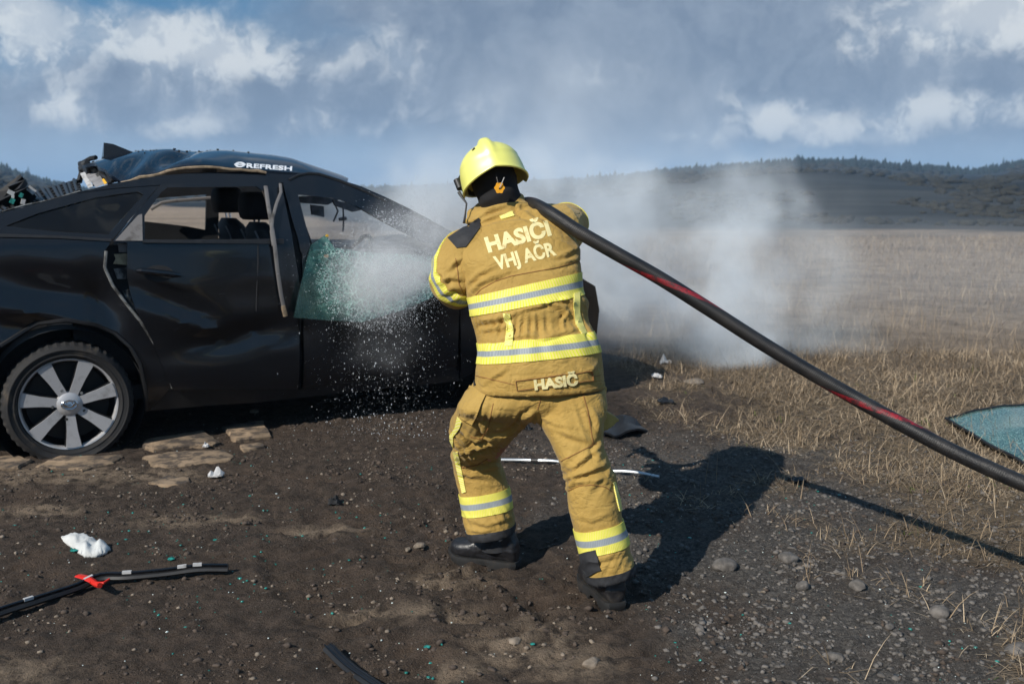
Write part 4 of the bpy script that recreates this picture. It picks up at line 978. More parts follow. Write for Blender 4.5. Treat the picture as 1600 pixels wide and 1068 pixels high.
def folds(V, N_, lines):
    uv = np.array([px_of(p) for p in V]); face = np.clip(-np.einsum('ij,ij->i', N_, (V - np.array(CAM)) / np.linalg.norm(V - np.array(CAM), axis=1)[:, None]) * 1.6, 0, 1); d = np.zeros(len(V))
    for pts, w, a in lines:
        best = np.full(len(V), 1e9); side = np.zeros(len(V)); tt = np.zeros(len(V)); n = len(pts) - 1
        for i in range(n):
            p, q_ = np.array(pts[i], float), np.array(pts[i + 1], float); e = q_ - p; L_ = np.hypot(*e); e = e / L_; r = uv - p; t = np.clip(r @ e, 0, L_); dd = np.hypot(*(r - t[:, None] * e).T); m = dd < best
            best[m] = dd[m]; side[m] = np.sign(r[m, 0] * -e[1] + r[m, 1] * e[0]); tt[m] = (i + t[m] / L_) / n
        s = best * side; env = np.sin(np.pi * np.clip(tt, .04, .96)) ** .6
        d += a * env * face * (np.exp(-(s / w) ** 2) - .8 * np.exp(-((s - 1.7 * w) / (.8 * w)) ** 2))
    return d
def px_of(p):
    d = Vector(p) - CAM; fy = d.y * math.cos(PITCH) - d.z * math.sin(PITCH); uz = d.y * math.sin(PITCH) + d.z * math.cos(PITCH)
    return 800 + F * d.x / fy, 534 - F * uz / fy
# jacket ------------------------------------------------------------------------------------
TR = [pring((740, 606), (944, 602), 3.54, .168, 2.5), pring((744, 575), (942, 572), 3.545, .168, 2.5), pring((747, 548), (934, 536), 3.555, .160), pring((741, 512), (921, 492), 3.59, .148),
      pring((734, 478), (910, 452), 3.63, .155), pring((724, 446), (907, 410), 3.67, .160), pring((713, 412), (903, 378), 3.71, .158, skew=.02), pring((713, 388), (892, 352), 3.745, .142, skew=.02),
      pring((726, 366), (872, 334), 3.775, .115), pring((742, 352), (846, 322), 3.80, .092), pring((748, 348), (838, 318), 3.805, .07)]
torso = loft(subd(TR, 4))
CL_ = [pring((728, 352), (842, 328), 3.805, .088), pring((729, 338), (822, 310), 3.81, .085, tilt=.25), pring((737, 328), (809, 301), 3.82, .078, tilt=.3)]
collar = loft(subd(CL_, 4))
V, N_, Fc = remesh(*merge(torso, collar), .0065, 5)
JL = [([(733, 458), (752, 440), (792, 424)], 4, .010), ([(728, 446), (745, 428), (772, 414)], 4, .008), ([(742, 503), (770, 500), (806, 490)], 3.5, .010), ([(748, 516), (775, 512), (800, 510)], 3, .008),
      ([(858, 474), (878, 480), (890, 494)], 3.5, .011), ([(870, 470), (886, 468), (899, 478)], 3, .010), ([(890, 486), (880, 500), (882, 514)], 3, .009), ([(812, 486), (840, 480), (866, 470)], 3, .008),
      ([(738, 346), (762, 330), (796, 318)], 3, .009), ([(748, 350), (775, 338), (800, 330)], 3, .008), ([(808, 318), (812, 330), (830, 336)], 3, .008), ([(826, 326), (852, 334), (880, 350)], 4, .009), ([(806, 330), (825, 338), (850, 345)], 3, .007),
      ([(760, 356), (790, 350), (830, 342)], 4, .006), ([(862, 400), (884, 396), (906, 386)], 4, .008), ([(850, 418), (880, 410), (904, 404)], 4, .006), ([(752, 600), (775, 585), (790, 575)], 4, .006), ([(905, 590), (922, 580), (938, 565)], 4, .006),
      ([(815, 520), (850, 528), (905, 510)], 4, .007), ([(770, 532), (800, 524), (840, 520)], 4, .006), ([(920, 500), (925, 525), (934, 540)], 4, .008)]
FD = folds(V, N_, JL)
out = []
for p, n in zip(V, N_):
    u, v = px_of(p); ang = math.atan2(p[0] - .05, -(p[1] - 3.62)); side = u - 825
    d = 0.
    wst = math.exp(-((v - (508 - side * .10)) / 17.) ** 2)                      # elastic waist gather
    d += wst * (-.010 + .008 * math.sin(ang * 40 + 3 * nz(p, 5, 5, 5)) * (.6 + nz(p, 9, 9, 9, 4)))
    blo = math.exp(-((v - (488 - side * .16)) / 16.) ** 2); d += blo * .008 * (1 + nz(p, 8, 8, 20, 2))   # blouse over the waist
    skirt = math.exp(-((v - 545) / 30.) ** 2); d += skirt * .003 * math.sin(ang * 17 + 2 * nz(p, 6, 6, 6))
    up = max(0., min(1., (470 - v) / 60.))
    d += up * (.008 * ridge(nz(p, 3.2, 3., 9., 1.)) - .004)                    # drag folds over the back
    col = max(0., min(1., (352 + side * -.2 - v) / 24.)); d += col * .004 * math.sin(v * .42 + side * .06)
    d += .0035 * nz(p, 11, 11, 16, 7) + .0016 * nz(p, 28, 28, 34, 3)
    # seams
    for (a0, b0, rad) in ((0, 0, 0),): pass
    yoke = v - (421 - .20 * side + .0006 * side * side); d -= .0028 * math.exp(-(yoke / 1.6) ** 2) * (1 if abs(side) < 90 else 0)
    hem = v - (586 - .05 * side + .0004 * side * side); d -= .0022 * math.exp(-(hem / 1.5) ** 2)
    out.append(p + n * (d + FD[len(out)]))
JV, JF = np.array(out), Fc
# open the hem so the trousers come out from under it
jacket = cloth_mesh('jacket', JV, JF, 'cloth', person)
JB = bvh_of(JV, JF)
SLL = [([(700, 420), (712, 408), (726, 404)], 4, .010), ([(690, 440), (702, 432), (724, 436)], 4, .010), ([(696, 456), (708, 448), (724, 452)], 4, .010), ([(684, 424), (694, 430), (700, 444)], 3, .008), ([(704, 470), (716, 462), (730, 462)], 3, .008)]
def sleeve(path, seed):
    v, f = limb(path, 28); V, N_, Fc = remesh(v, f, .0065, 4); out = []; FD = folds(V, N_, SLL)
    for p, n in zip(V, N_):
        d = .007 * ridge(nz(p, 8, 8, 13, seed)) - .003 + .003 * nz(p, 20, 20, 26, seed + 2); out.append(p + n * (d + FD[len(out)]))
    return np.array(out), Fc
def lerp_path(pts, k=5):
    P = [p for p, r in pts]; R_ = [r for p, r in pts]; rs = subd([[p, Vector((r, 0, 0))] for p, r in pts], k); return [(q[0], q[1].x) for q in rs]
SLV, SLF = sleeve(lerp_path([(U(762, 388, 3.745), .095), (U(735, 398, 3.735), .104), (U(718, 418, 3.71), .100), (U(713, 438, 3.70), .098), (U(716, 442, 3.79), .092), (U(726, 440, 3.92), .078), (U(734, 435, 4.01), .060)]), 3.)
SRV, SRF = sleeve(lerp_path([(U(848, 368, 3.76), .09), (U(868, 364, 3.79), .098), (U(878, 356, 3.88), .092), (U(884, 352, 3.98), .085), (U(866, 348, 4.05), .074), (U(842, 341, 4.08), .058)]), 11.)
sleeveL = cloth_mesh('sleeve', SLV, SLF, 'cloth', jacket); sleeveR = cloth_mesh('sleeve', SRV, SRF, 'cloth', jacket)
LB = bvh_of(SLV, SLF); ALLB = bvh_of(np.concatenate([JV, SLV]), JF + [tuple(i + len(JV) for i in f) for f in SLF])
def axis_band(name, V, Fc, c0, ax, a, b_, mat, parent, off=.003):
    bm = bmesh.new(); vs = [bm.verts.new(tuple(p)) for p in V]; ax = ax.normalized()
    for f in Fc: bm.faces.new([vs[i] for i in f])
    for t, inner in ((a, True), (b_, False)):
        bmesh.ops.bisect_plane(bm, geom=bm.verts[:] + bm.edges[:] + bm.faces[:], plane_co=c0 + ax * t, plane_no=ax, clear_inner=inner, clear_outer=not inner)
    bm.normal_update(); bm.verts.index_update(); P = [v.co.copy() for v in bm.verts]; NN = [v.normal.copy() for v in bm.verts]; e1 = ax.orthogonal().normalized(); e2 = ax.cross(e1)
    uv = [(math.atan2((p - c0).dot(e1), (p - c0).dot(e2)) * .09, ((p - c0).dot(ax) - a) / (b_ - a)) for p in P]
    fs = [tuple(v.index for v in f.verts) for f in bm.faces]; bm.free(); n = len(P)
    cnt = set((f[i], f[(i + 1) % len(f)]) for f in fs for i in range(len(f))); side = [(x, y) for x, y in cnt if (y, x) not in cnt]
    VV = [PINV @ (p + q * off) for p, q in zip(P, NN)] + [PINV @ (p - q * .002) for p, q in zip(P, NN)]
    return mesh_obj(name, VV, fs + [(y, x, x + n, y + n) for x, y in side], M[mat], parent, uv=uv + uv, sharp=50)
axis_band('reflective_stripe', SLV, SLF, U(713, 438, 3.70), Vector((-.55, 1, -.62)), -.050, .012, 'tape', sleeveL)
axis_band('reflective_stripe', SRV, SRF, U(880, 356, 3.90), Vector((.12, 1, .05)), .05, .11, 'tape', sleeveR)
band_part('reflective_stripe', JV, JF, ((733, 464), (908, 425), 3.64), ((736, 493), (908, 461), 3.63), 'tape', jacket, tilt=-.075, off=.0035)
band_part('reflective_stripe', JV, JF, ((747, 536), (930, 517), 3.56), ((746, 567), (935, 549), 3.55), 'tape', jacket, tilt=-.09, off=.0035)
band_part('hem_binding', JV, JF, ((737, 600), (946, 596), 3.54), ((737, 606), (946, 602), 3.54), 'cloth', jacket, tilt=-.0, off=.004)
drape('back_lettering', *text_px('HASIČI', (763, 394), (862, 366.5), 22, shear=-.03, bold=.046), JB, 'letter', jacket, PINV, off=.0011, thick=.0008)
drape('back_lettering', *text_px('VHJ AČR', (776, 421.5), (870, 397.5), 20, shear=-.05, bold=.038), JB, 'letter', jacket, PINV, off=.0011, thick=.0008)
pl_ = drape('name_panel', *fillgrid([(803, 592), (926, 577), (928, 596), (806, 613)], [], 6.), JB, 'cloth', jacket, PINV, off=.003, thick=.003)
drape('panel_lettering', *text_px('HASIČ', (835.5, 608.5), (903, 600), 14.5, bold=.05), JB, 'letter', pl_, PINV, off=.0071, thick=.0008)
def px_line(pts, wd): # ribbon polygon along a pixel polyline
    Lp, Rp = [], []
    for i, p in enumerate(pts):
        a = Vector(pts[max(i - 1, 0)]); c = Vector(pts[min(i + 1, len(pts) - 1)]); d = (c - a).normalized(); n = Vector((d.y, -d.x)) * wd / 2; p = Vector(p); Lp.append(tuple(p + n)); Rp.append(tuple(p - n))
    return Lp + Rp[::-1]
def stitch(name, pts, bvh, parent, off=.0022, wd=1.0): drape(name, *fillgrid(px_line(dens(pts, 6, False), wd), [], 3.), bvh, 'clothseam', parent, PINV, off=off, thick=.0006)
stitch('stitching', [(806, 595), (924, 580), (926, 594), (808, 610), (806, 596)], JB, pl_, .0068)
stitch('stitching', [(737, 468), (752, 452), (775, 439), (800, 431), (838, 424), (870, 418), (905, 408)], JB, jacket)
stitch('stitching', [(712, 404), (715, 424), (717, 444), (726, 462)], ALLB, jacket)
stitch('stitching', [(741, 586), (800, 600), (860, 602), (938, 586)], JB, jacket)
drape('shoulder_patch', *fillgrid([(700, 372), (748, 340), (751.5, 344), (749.5, 357), (728, 386), (714, 388)], [], 5.), ALLB, 'blackcloth', jacket, PINV, off=.004, thick=.003)
drape('collar_tab', *fillgrid([(780, 337), (800, 331), (804, 338), (784, 344)], [], 4.), JB, 'tape2', jacket, PINV, off=.0055, thick=.001)
for pl in ([(787, 491), (797, 490), (801, 508), (801, 540), (789, 541), (791, 508)], [(896, 459), (905, 457), (905, 470), (905, 488), (910, 504), (917, 520), (909, 522), (899, 506), (896, 480)]):
    drape('vertical_stripe', *fillgrid(pl, [], 5.), JB, 'tape2', jacket, PINV, off=.0055, thick=.001)
drape('belt_tab', *fillgrid([(734, 596), (741, 593), (744, 601), (737, 605)], [], 3.), JB, 'blackcloth', jacket, PINV, off=.004, thick=.002)

# trousers ----------------------------------------------------------------------------------
pel = loft(subd([pring((752, 570), (930, 566), 3.56, .135), pring((742, 595), (936, 592), 3.55, .145), pring((722, 622), (944, 616), 3.54, .150, skew=.02), pring((716, 640), (946, 634), 3.545, .135, skew=.03), pring((740, 652), (930, 650), 3.55, .09)], 3))
lgL = loft(subd([pring((728, 610), (840, 610), 3.55, .13), pring((715, 638), (842, 640), 3.57, .128), pring((704, 664), (818, 662), 3.63, .122, tilt=.2), pring((704, 690), (786, 690), 3.71, .112, tilt=.3), pring((706, 715), (781, 716), 3.775, .10), pring((711, 742), (788, 740), 3.785, .096),
                 pring((717, 772), (797, 768), 3.77, .095), pring((723, 802), (801, 794), 3.755, .096), pring((729, 838), (804, 828), 3.745, .096)], 4))
lgR = loft(subd([pring((838, 610), (944, 606), 3.53, .13), pring((839, 642), (948, 630), 3.51, .130), pring((850, 668), (942, 656), 3.475, .124), pring((865, 700), (941, 686), 3.44, .112), pring((879, 735), (951, 718), 3.405, .104), pring((884, 766), (962, 752), 3.385, .1),
                 pring((890, 800), (969, 788), 3.365, .098), pring((899, 835), (977, 825), 3.35, .098), pring((908, 868), (985, 860), 3.335, .098), pring((916, 906), (991, 888), 3.325, .098)], 4))
TLN = [([(784, 690), (755, 697), (722, 708)], 4, .013), ([(786, 702), (758, 707), (728, 720)], 4, .012), ([(790, 726), (765, 728), (742, 738)], 4, .010), ([(815, 668), (785, 684), (745, 688)], 4.5, .012), ([(748, 650), (756, 672), (772, 692)], 4, .009), ([(720, 672), (735, 684), (752, 690)], 4, .010), ([(712, 735), (735, 742), (770, 745)], 4, .007),
       ([(735, 810), (760, 820), (795, 808)], 4, .007), ([(732, 826), (755, 830), (780, 822)], 3, .006), ([(882, 748), (912, 738), (946, 724)], 4, .013), ([(880, 736), (902, 724), (926, 704)], 4, .010), ([(886, 762), (898, 752), (918, 750)], 4, .011), ([(940, 690), (930, 704), (936, 716)], 4, .010), ([(948, 742), (938, 748), (920, 752)], 4, .009),
       ([(862, 664), (890, 678), (926, 688)], 5, .009), ([(850, 650), (872, 662), (900, 668)], 4, .008), ([(842, 640), (820, 652), (800, 672)], 4, .009), ([(900, 870), (930, 876), (975, 862)], 4, .006), ([(905, 805), (925, 812), (955, 800)], 4, .005), ([(925, 640), (932, 660), (930, 680)], 4, .007)]
V, N_, Fc = remesh(*merge(pel, lgL, lgR), .0065, 5); out = []; FD = folds(V, N_, TLN)
for p, n in zip(V, N_):
    u, v = px_of(p); left = u < 838 - (v - 640) * .05
    kn = 706 if left else 742 + (u - 915) * -.12
    k = math.exp(-((v - kn) / 30.) ** 2); cr = math.exp(-((v - 655) / 30.) ** 2)
    lo = math.exp(-((v - (815 if left else 880)) / 22.) ** 2)
    sl = (u - (760 if left else 920)) * .004 * (1 if left else -1)
    f1 = ridge(mnoise.noise(Vector((p[0] * 5 + 3, p[1] * 5, (p[2] + sl) * 22)))); f2 = ridge(mnoise.noise(Vector((p[0] * 4 + 9, p[1] * 4, (p[2] - sl * 1.4) * 15))))
    d = k * (.011 * f1 - .005) + cr * .007 * f2 + lo * .005 * f1 + .004 * ridge(nz(p, 6, 6, 8, 5)) - .002 + .0016 * nz(p, 26, 26, 34, 2)
    out.append(p + n * (d + FD[len(out)]))
TV, TF = np.array(out), Fc
trousers = cloth_mesh('trousers', TV, TF, 'cloth', person); TB = bvh_of(TV, TF)
isL = lambda c: c.x < .10 and c.z < .62; isR = lambda c: c.x >= .10 and c.z < .62
band_part('reflective_stripe', TV, TF, ((718, 772), (798, 760), 3.77), ((723, 804), (802, 791), 3.755), 'tape', trousers, keep=isL, tilt=-.10, off=.0035)
band_part('reflective_stripe', TV, TF, ((896, 827), (974, 811), 3.35), ((905, 863), (983, 847), 3.335), 'tape', trousers, keep=isR, tilt=-.12, off=.0035)
band_part('cuff_binding', TV, TF, ((728, 830), (806, 818), 3.745), ((729, 842), (806, 830), 3.745), 'blackcloth', trousers, keep=isL, tilt=-.12, off=.004)
band_part('cuff_binding', TV, TF, ((914, 896), (992, 879), 3.325), ((917, 914), (993, 897), 3.32), 'blackcloth', trousers, keep=isR, tilt=-.12, off=.004)
drape('ankle_patch', *fillgrid([(907, 864), (931, 858), (939, 889), (914, 903)], [], 6.), TB, 'blackcloth', trousers, PINV, off=.0065, thick=.002)
for pl in ([(716, 651), (722, 659), (719, 669), (709, 682), (709, 698), (704, 699), (704, 680), (712, 668)], [(709, 706), (716, 705), (720, 724), (729, 768), (723, 770), (715, 735)], [(957, 754), (960, 752), (970, 788), (971, 798), (967, 798)]):
    drape('vertical_stripe', *fillgrid(pl, [], 4.), TB, 'tape2', trousers, PINV, off=.005, thick=.001)
for pts in ([(877, 720), (900, 708), (932, 692)], [(888, 766), (905, 759), (925, 757), (945, 760), (957, 768)], [(911, 616), (918, 640), (924, 676), (927, 692)], [(771, 630), (763, 668), (752, 686), (735, 682)], [(722, 730), (745, 726), (762, 716)], [(840, 640), (845, 622)]):
    stitch('stitching', pts, TB, trousers)
def flap(name, poly, extra, mat='cloth'):
    V, T = fillgrid(poly, [], 4.); P = []
    cx = sum(p[0] for p in poly) / len(poly)
    for u, v in V:
        r = ray(u, v).normalized(); h = TB.ray_cast(CAM, r); q = h[0] if h[0] else CAM + r * (TB.find_nearest(CAM + r * 3.6)[0] - CAM).length
        P.append(q - r * extra(u, v))
    a, b_, c = (P[i] for i in T[0])
    if (b_ - a).cross(c - a).dot(CAM - a) < 0: T = [t[::-1] for t in T]
    v, f = thicken(P, T, (0, .012, .004)); return mesh_obj(name, [PINV @ p for p in v], f, M[mat], trousers, sharp=60)
flap('pocket_flap', [(733, 604), (760, 614), (752, 630), (744, 652), (737, 664), (716, 652), (724, 626)], lambda u, v: .008 + .012 * max(0, (v - 620) / 40))
# right cargo pocket standing off the thigh
pk = MB(); a = [U(936, 602, 3.50), U(949, 604, 3.53), U(947, 625, 3.53), U(944, 640, 3.52), U(970, 656, 3.50), U(960, 668, 3.46), U(938, 678, 3.45), U(936, 640, 3.46)]
pk.prism(a, (-.012, .075, .0)); pk2 = remesh(pk.v, pk.f, .006, 3); mesh_obj('cargo_pocket', [PINV @ Vector(p) for p in pk2[0]], pk2[2], M['cloth'], trousers, sharp=0)

# boots ---------------------------------------------------------------------------------------
def boot(heel, toe, ankle, seed):
    ax = (toe - heel); Ln = ax.length; ax = ax / Ln; sd = ax.cross(Vector((0, 0, 1))).normalized(); up = Vector((0, 0, 1))
    def sec(t, hw, hh, z0): 
        c = heel + ax * (t * Ln); return [c + sd * (hw * sgp(math.cos(a), .8)) + up * (z0 + hh * (1 + sgp(math.sin(a), .85)) / 2 * 1.0) for a in [k * math.pi / 12 for k in range(24)]]
    foot = loft(subd([sec(.0, .022, .07, .028), sec(.03, .036, .10, .024), sec(.15, .041, .125, .024), sec(.32, .041, .125, .024), sec(.48, .042, .10, .024), sec(.65, .050, .078, .024), sec(.82, .051, .070, .024), sec(.93, .042, .064, .026), sec(1., .020, .045, .03)], 3))
    sh = limb([(heel + ax * (.20 * Ln) + up * .06, .046), (heel + ax * (.20 * Ln) + up * .12, .050), ((heel + ax * (.2 * Ln) + up * .17).lerp(ankle + up * .02, .4), .056), (ankle + up * .05, .060)], 24)
    V, N_, Fc = remesh(*merge(foot, sh), .0055, 3); out = []
    for p, n in zip(V, N_):
        t = (Vector(p) - heel).dot(ax) / Ln; h = p[2] - heel.z
        d = .004 * ridge(nz(p, 14, 14, 45, seed)) * math.exp(-((t - .42) / .2) ** 2) - .0025 * math.exp(-((t - .70 + h * 1.2) / .012) ** 2) + .0025 * math.exp(-((h - .075 - .03 * t) / .006) ** 2) * (1 if t < .3 else .0); out.append(p + n * d)
    b_ = cloth_mesh('boot', np.array(out), Fc, 'boot', person); b_.data.set_sharp_from_angle(angle=math.radians(70))
    so = MB(); rings = []
    ol = [(-.02, .0), (-.005, .030), (.06, .041), (.2, .044), (.38, .040), (.5, .042), (.66, .053), (.82, .055), (.94, .044), (1.01, .022), (1.025, 0)]
    loop = ol + [(t, -w) for t, w in ol[-2:0:-1]]; loop = dens(loop, .035)
    for z, k in ((0, .96), (.012, 1.), (.024, 1.02), (.034, 1.0)): rings.append([heel + ax * ((.5 + (t - .5) * k) * Ln) + sd * (w * k) + up * (z + (.010 if .40 < t < .53 and z < .02 else 0) + (.018 * max(0, (t - .8) / .2) ** 2 if z < .03 else .018 * max(0, (t - .8) / .2) ** 2)) for t, w in loop])
    so.add(*loft(rings)); o = mesh_obj('sole', [PINV @ p for p in so.v], so.f, M['sole'], b_, sharp=40)
    lg = MB()
    for i in range(9):
        for s in (-1, 1):
            t = .04 + i * .11
            if .38 < t < .54: continue
            hw = np.interp(t, [p[0] for p in ol], [p[1] for p in ol]); lg.box(heel + ax * (t * Ln) + sd * (s * hw * .78) + up * (-.004 + .018 * max(0, (t - .8) / .2) ** 2), (.018, .012, .014), Matrix((ax, sd, up)).transposed())
    tag(mesh_obj('tread_lugs', [PINV @ p for p in lg.v], lg.f, M['sole'], b_, sharp=30), kind='stuff')
    tb = MB(); c = heel + ax * (.16 * Ln) + up * .13 + sd * .052; tb.tube([c, c + ax * .03 - up * .02], .0035, 6); tb2 = MB(); tb2.tube([p - sd * .104 for p in (c, c + ax * .03 - up * .02)], .0035, 6)
    for q in (tb, tb2): mesh_obj('zip_piping', [PINV @ p for p in q.v], q.f, M['white'], b_)
    return b_
hL = G(809, 880); hL.z = -.002 + gz(hL.x, hL.y) * .5; tL = G(714, 866); tL.z = hL.z
tL = hL + (tL - hL).normalized() * .285
boot(hL, tL, ANL, 1.)
hR = G(964, 955); hR.z = -.002 + gz(hR.x, hR.y) * .5; tR = hR + Vector((-.085, .27, 0)).normalized() * .285
boot(hR, tR, ANR, 5.)
lin = MB(); lin.tube([ANL + Vector((.008, -.0, .03)), ANL + Vector((.016, 0, -.045))], .061, 20); mesh_obj('sock', [PINV @ p for p in lin.v], lin.f, M['blackcloth'], person)
lin = MB(); lin.tube([ANL + Vector((.050, -.018, .03)), ANL + Vector((.055, -.018, -.022))], .030, 16); mesh_obj('boot_lining', [PINV @ p for p in lin.v], lin.f, M['redwool'], person)
lin = MB(); lin.tube([ANR + Vector((0, 0, .03)), ANR + Vector((.005, 0, -.035))], .066, 24); mesh_obj('sock', [PINV @ p for p in lin.v], lin.f, M['blackcloth'], person)

# hood and helmet -------------------------------------------------------------------------------
hd = MB(); hd.ball(hl_(0, -.012, -.03), (.086, .100, .118), 28, 16, hq)
nk = limb([(hl_(0, -.015, -.06), .082), (hl_(0, -.02, -.10), .080), (neck, .070), (U(800, 345, 3.80), .055)])
V, N_, Fc = remesh(*merge((hd.v, hd.f), nk), .006, 3)
Vh = []; keepf = []
Hi = hq.transposed()
for p, n in zip(V, N_): Vh.append(p + n * (.003 * ridge(nz(p, 8, 8, 22, 2))))
def face_open(p):
    q = Hi @ (Vector(p) - HC); return q.y > .035 and -.115 < q.z < .06
keepf = [f for f in Fc if not all(face_open(Vh[i]) for i in f)]
cloth_mesh('fire_hood', Vh, keepf, 'hood', person)
helm = None
def shell_pt(a, t, k=1.):
    """a: azimuth (0 = front), t: 0 top .. 1 brim"""
    th = t * math.radians(96); ca, sa = math.cos(a), math.sin(a)
    fx, fy, fz = .121, .146, .104
    x = fx * math.sin(th) * sa; y = fy * math.sin(th) * ca; z = fz * math.cos(th) if th < math.pi / 2 else -.012
    fl = max(0., (t - .80) / .2); back = max(0., -ca)
    z -= fl ** 1.3 * (.024 + .028 * abs(sa) * (1 if ca < .3 else .4)) ; r_ = 1 + fl ** 1.5 * (.05 + .10 * back); x *= r_; y *= r_
    return x, y, z
def hp(x, y, z): return HC + hq @ (Vector((x, y, z)) + Vector((0, -.006, .010)))
NA, NT = 72, 26; rings = []
for j in range(NT + 1):
    t = max(.001, j / NT); R_ = []
    for i in range(NA):
        a = 2 * math.pi * i / NA; x, y, z = shell_pt(a, t)
        # comb running from front to back over the crown
        ph = math.atan2(z + .02, y); c = math.exp(-(x / .022) ** 4); lift = c * (.021 * max(0., math.sin(max(0, min(math.pi, ph))) ) ** 1.0 if t < .85 else .006 * (1 - (t - .85) / .15))
        nrm = Vector((x / .121 ** 2, y / .146 ** 2, max(z, 0) / .104 ** 2)).normalized() if t > .01 else Vector((0, 0, 1))
        p = Vector((x, y, z)) + nrm * lift
        gr = math.exp(-((t - .80) / .012) ** 2) * .0025; p -= nrm * gr
        R_.append(hp(*p))
    rings.append(R_)
inner = [[hp(*(Vector(shell_pt(2 * math.pi * i / NA, t)) * .965)) for i in range(NA)] for t in (1., .8, .55, .3, .05)]
v, f = loft(rings + inner, True)
helmet = mesh_obj('helmet', [PINV @ p for p in v], f, M['helmet'], person, sharp=50)
rim = MB(); rim.tube([hp(*shell_pt(2 * math.pi * i / 60, 1.)) for i in range(61)], .0045, 6, cap=False); mesh_obj('helmet_rim', [PINV @ p for p in rim.v], rim.f, M['helmet'], helmet)
def hpart(name, mb, mat, **kw): return mesh_obj(name, [PINV @ p for p in mb.v], mb.f, M[mat], helmet, **kw)
b_ = MB()   # visor mount on the left
b_.tube([hp(-.118, .04, -.03), hp(-.124, .07, .0), hp(-.114, .095, .035), hp(-.09, .115, .06)], [(.010, .006)] * 4, 8); b_.tube([hp(-.127, .05, -.02), hp(-.129, .06, .02)], .014, 10); hpart('visor_mount', b_, 'trim')
b_ = MB(); b_.tube([hp(-.119 * math.sin(a), .146 * math.cos(a) + .006, -.01) for a in [-1.0 + i * .2 for i in range(11)]], [(.035, .004)] * 11, 8, up=Vector((0, 0, 1))); hpart('visor', b_, 'privacy')
b_ = MB(); b_.tube([hp(-.055, -.092, .064), hp(-.050, -.093, .068), hp(-.045, -.093, .072)], .0045, 6); hpart('vent_slot', b_, 'trim')
b_ = MB(); b_.tube([hp(-.116, -.02, -.038), hp(-.108, -.055, -.040)], (.003, .007), 6); hpart('side_slot', b_, 'trim')
st = MB(); st.tube([U(717, 300, 3.80), U(722, 308, 3.79), U(729, 318, 3.775), U(727, 334, 3.765), U(725, 348, 3.745)], [.007, .005, .0035, .0035, .0055], 8); hpart('chin_strap', st, 'trim')
wr = MB(); wr.tube([U(776, 277, 3.68), U(778, 285, 3.688)], .0016, 6); wr.tube([U(788, 277, 3.68), U(781, 293, 3.686)], .0018, 6); hpart('tag_wire', wr, 'white')
def tagpoly(cu, cv, r, Y):
    P = []
    for i in range(24):
        a = 2 * math.pi * i / 24; rr = r * (1 + .10 * math.cos(6 * a)); P.append(U(cu + rr * math.cos(a) * .92, cv + rr * math.sin(a) * 1.02, Y))
    return P
tg = MB(); tg.prism(tagpoly(780.5, 293.5, 8.4, 3.69), (0, .005, 0)); hpart('name_tag', tg, 'tagyellow', sharp=60)
tg = MB(); tg.prism([U(780.5 + 1.3 * math.cos(a), 294.5 + 1.3 * math.sin(a), 3.688) for a in [i * math.pi / 5 for i in range(10)]], (0, .003, 0)); hpart('tag_rivet', tg, 'trim')
# gloves over the hands
for h, nm in zip(hands, 'ab'):
    V, N_, Fc = remesh(*merge(*h), .0055, 2); cloth_mesh('glove', V + N_ * .004, Fc, 'glove', person)

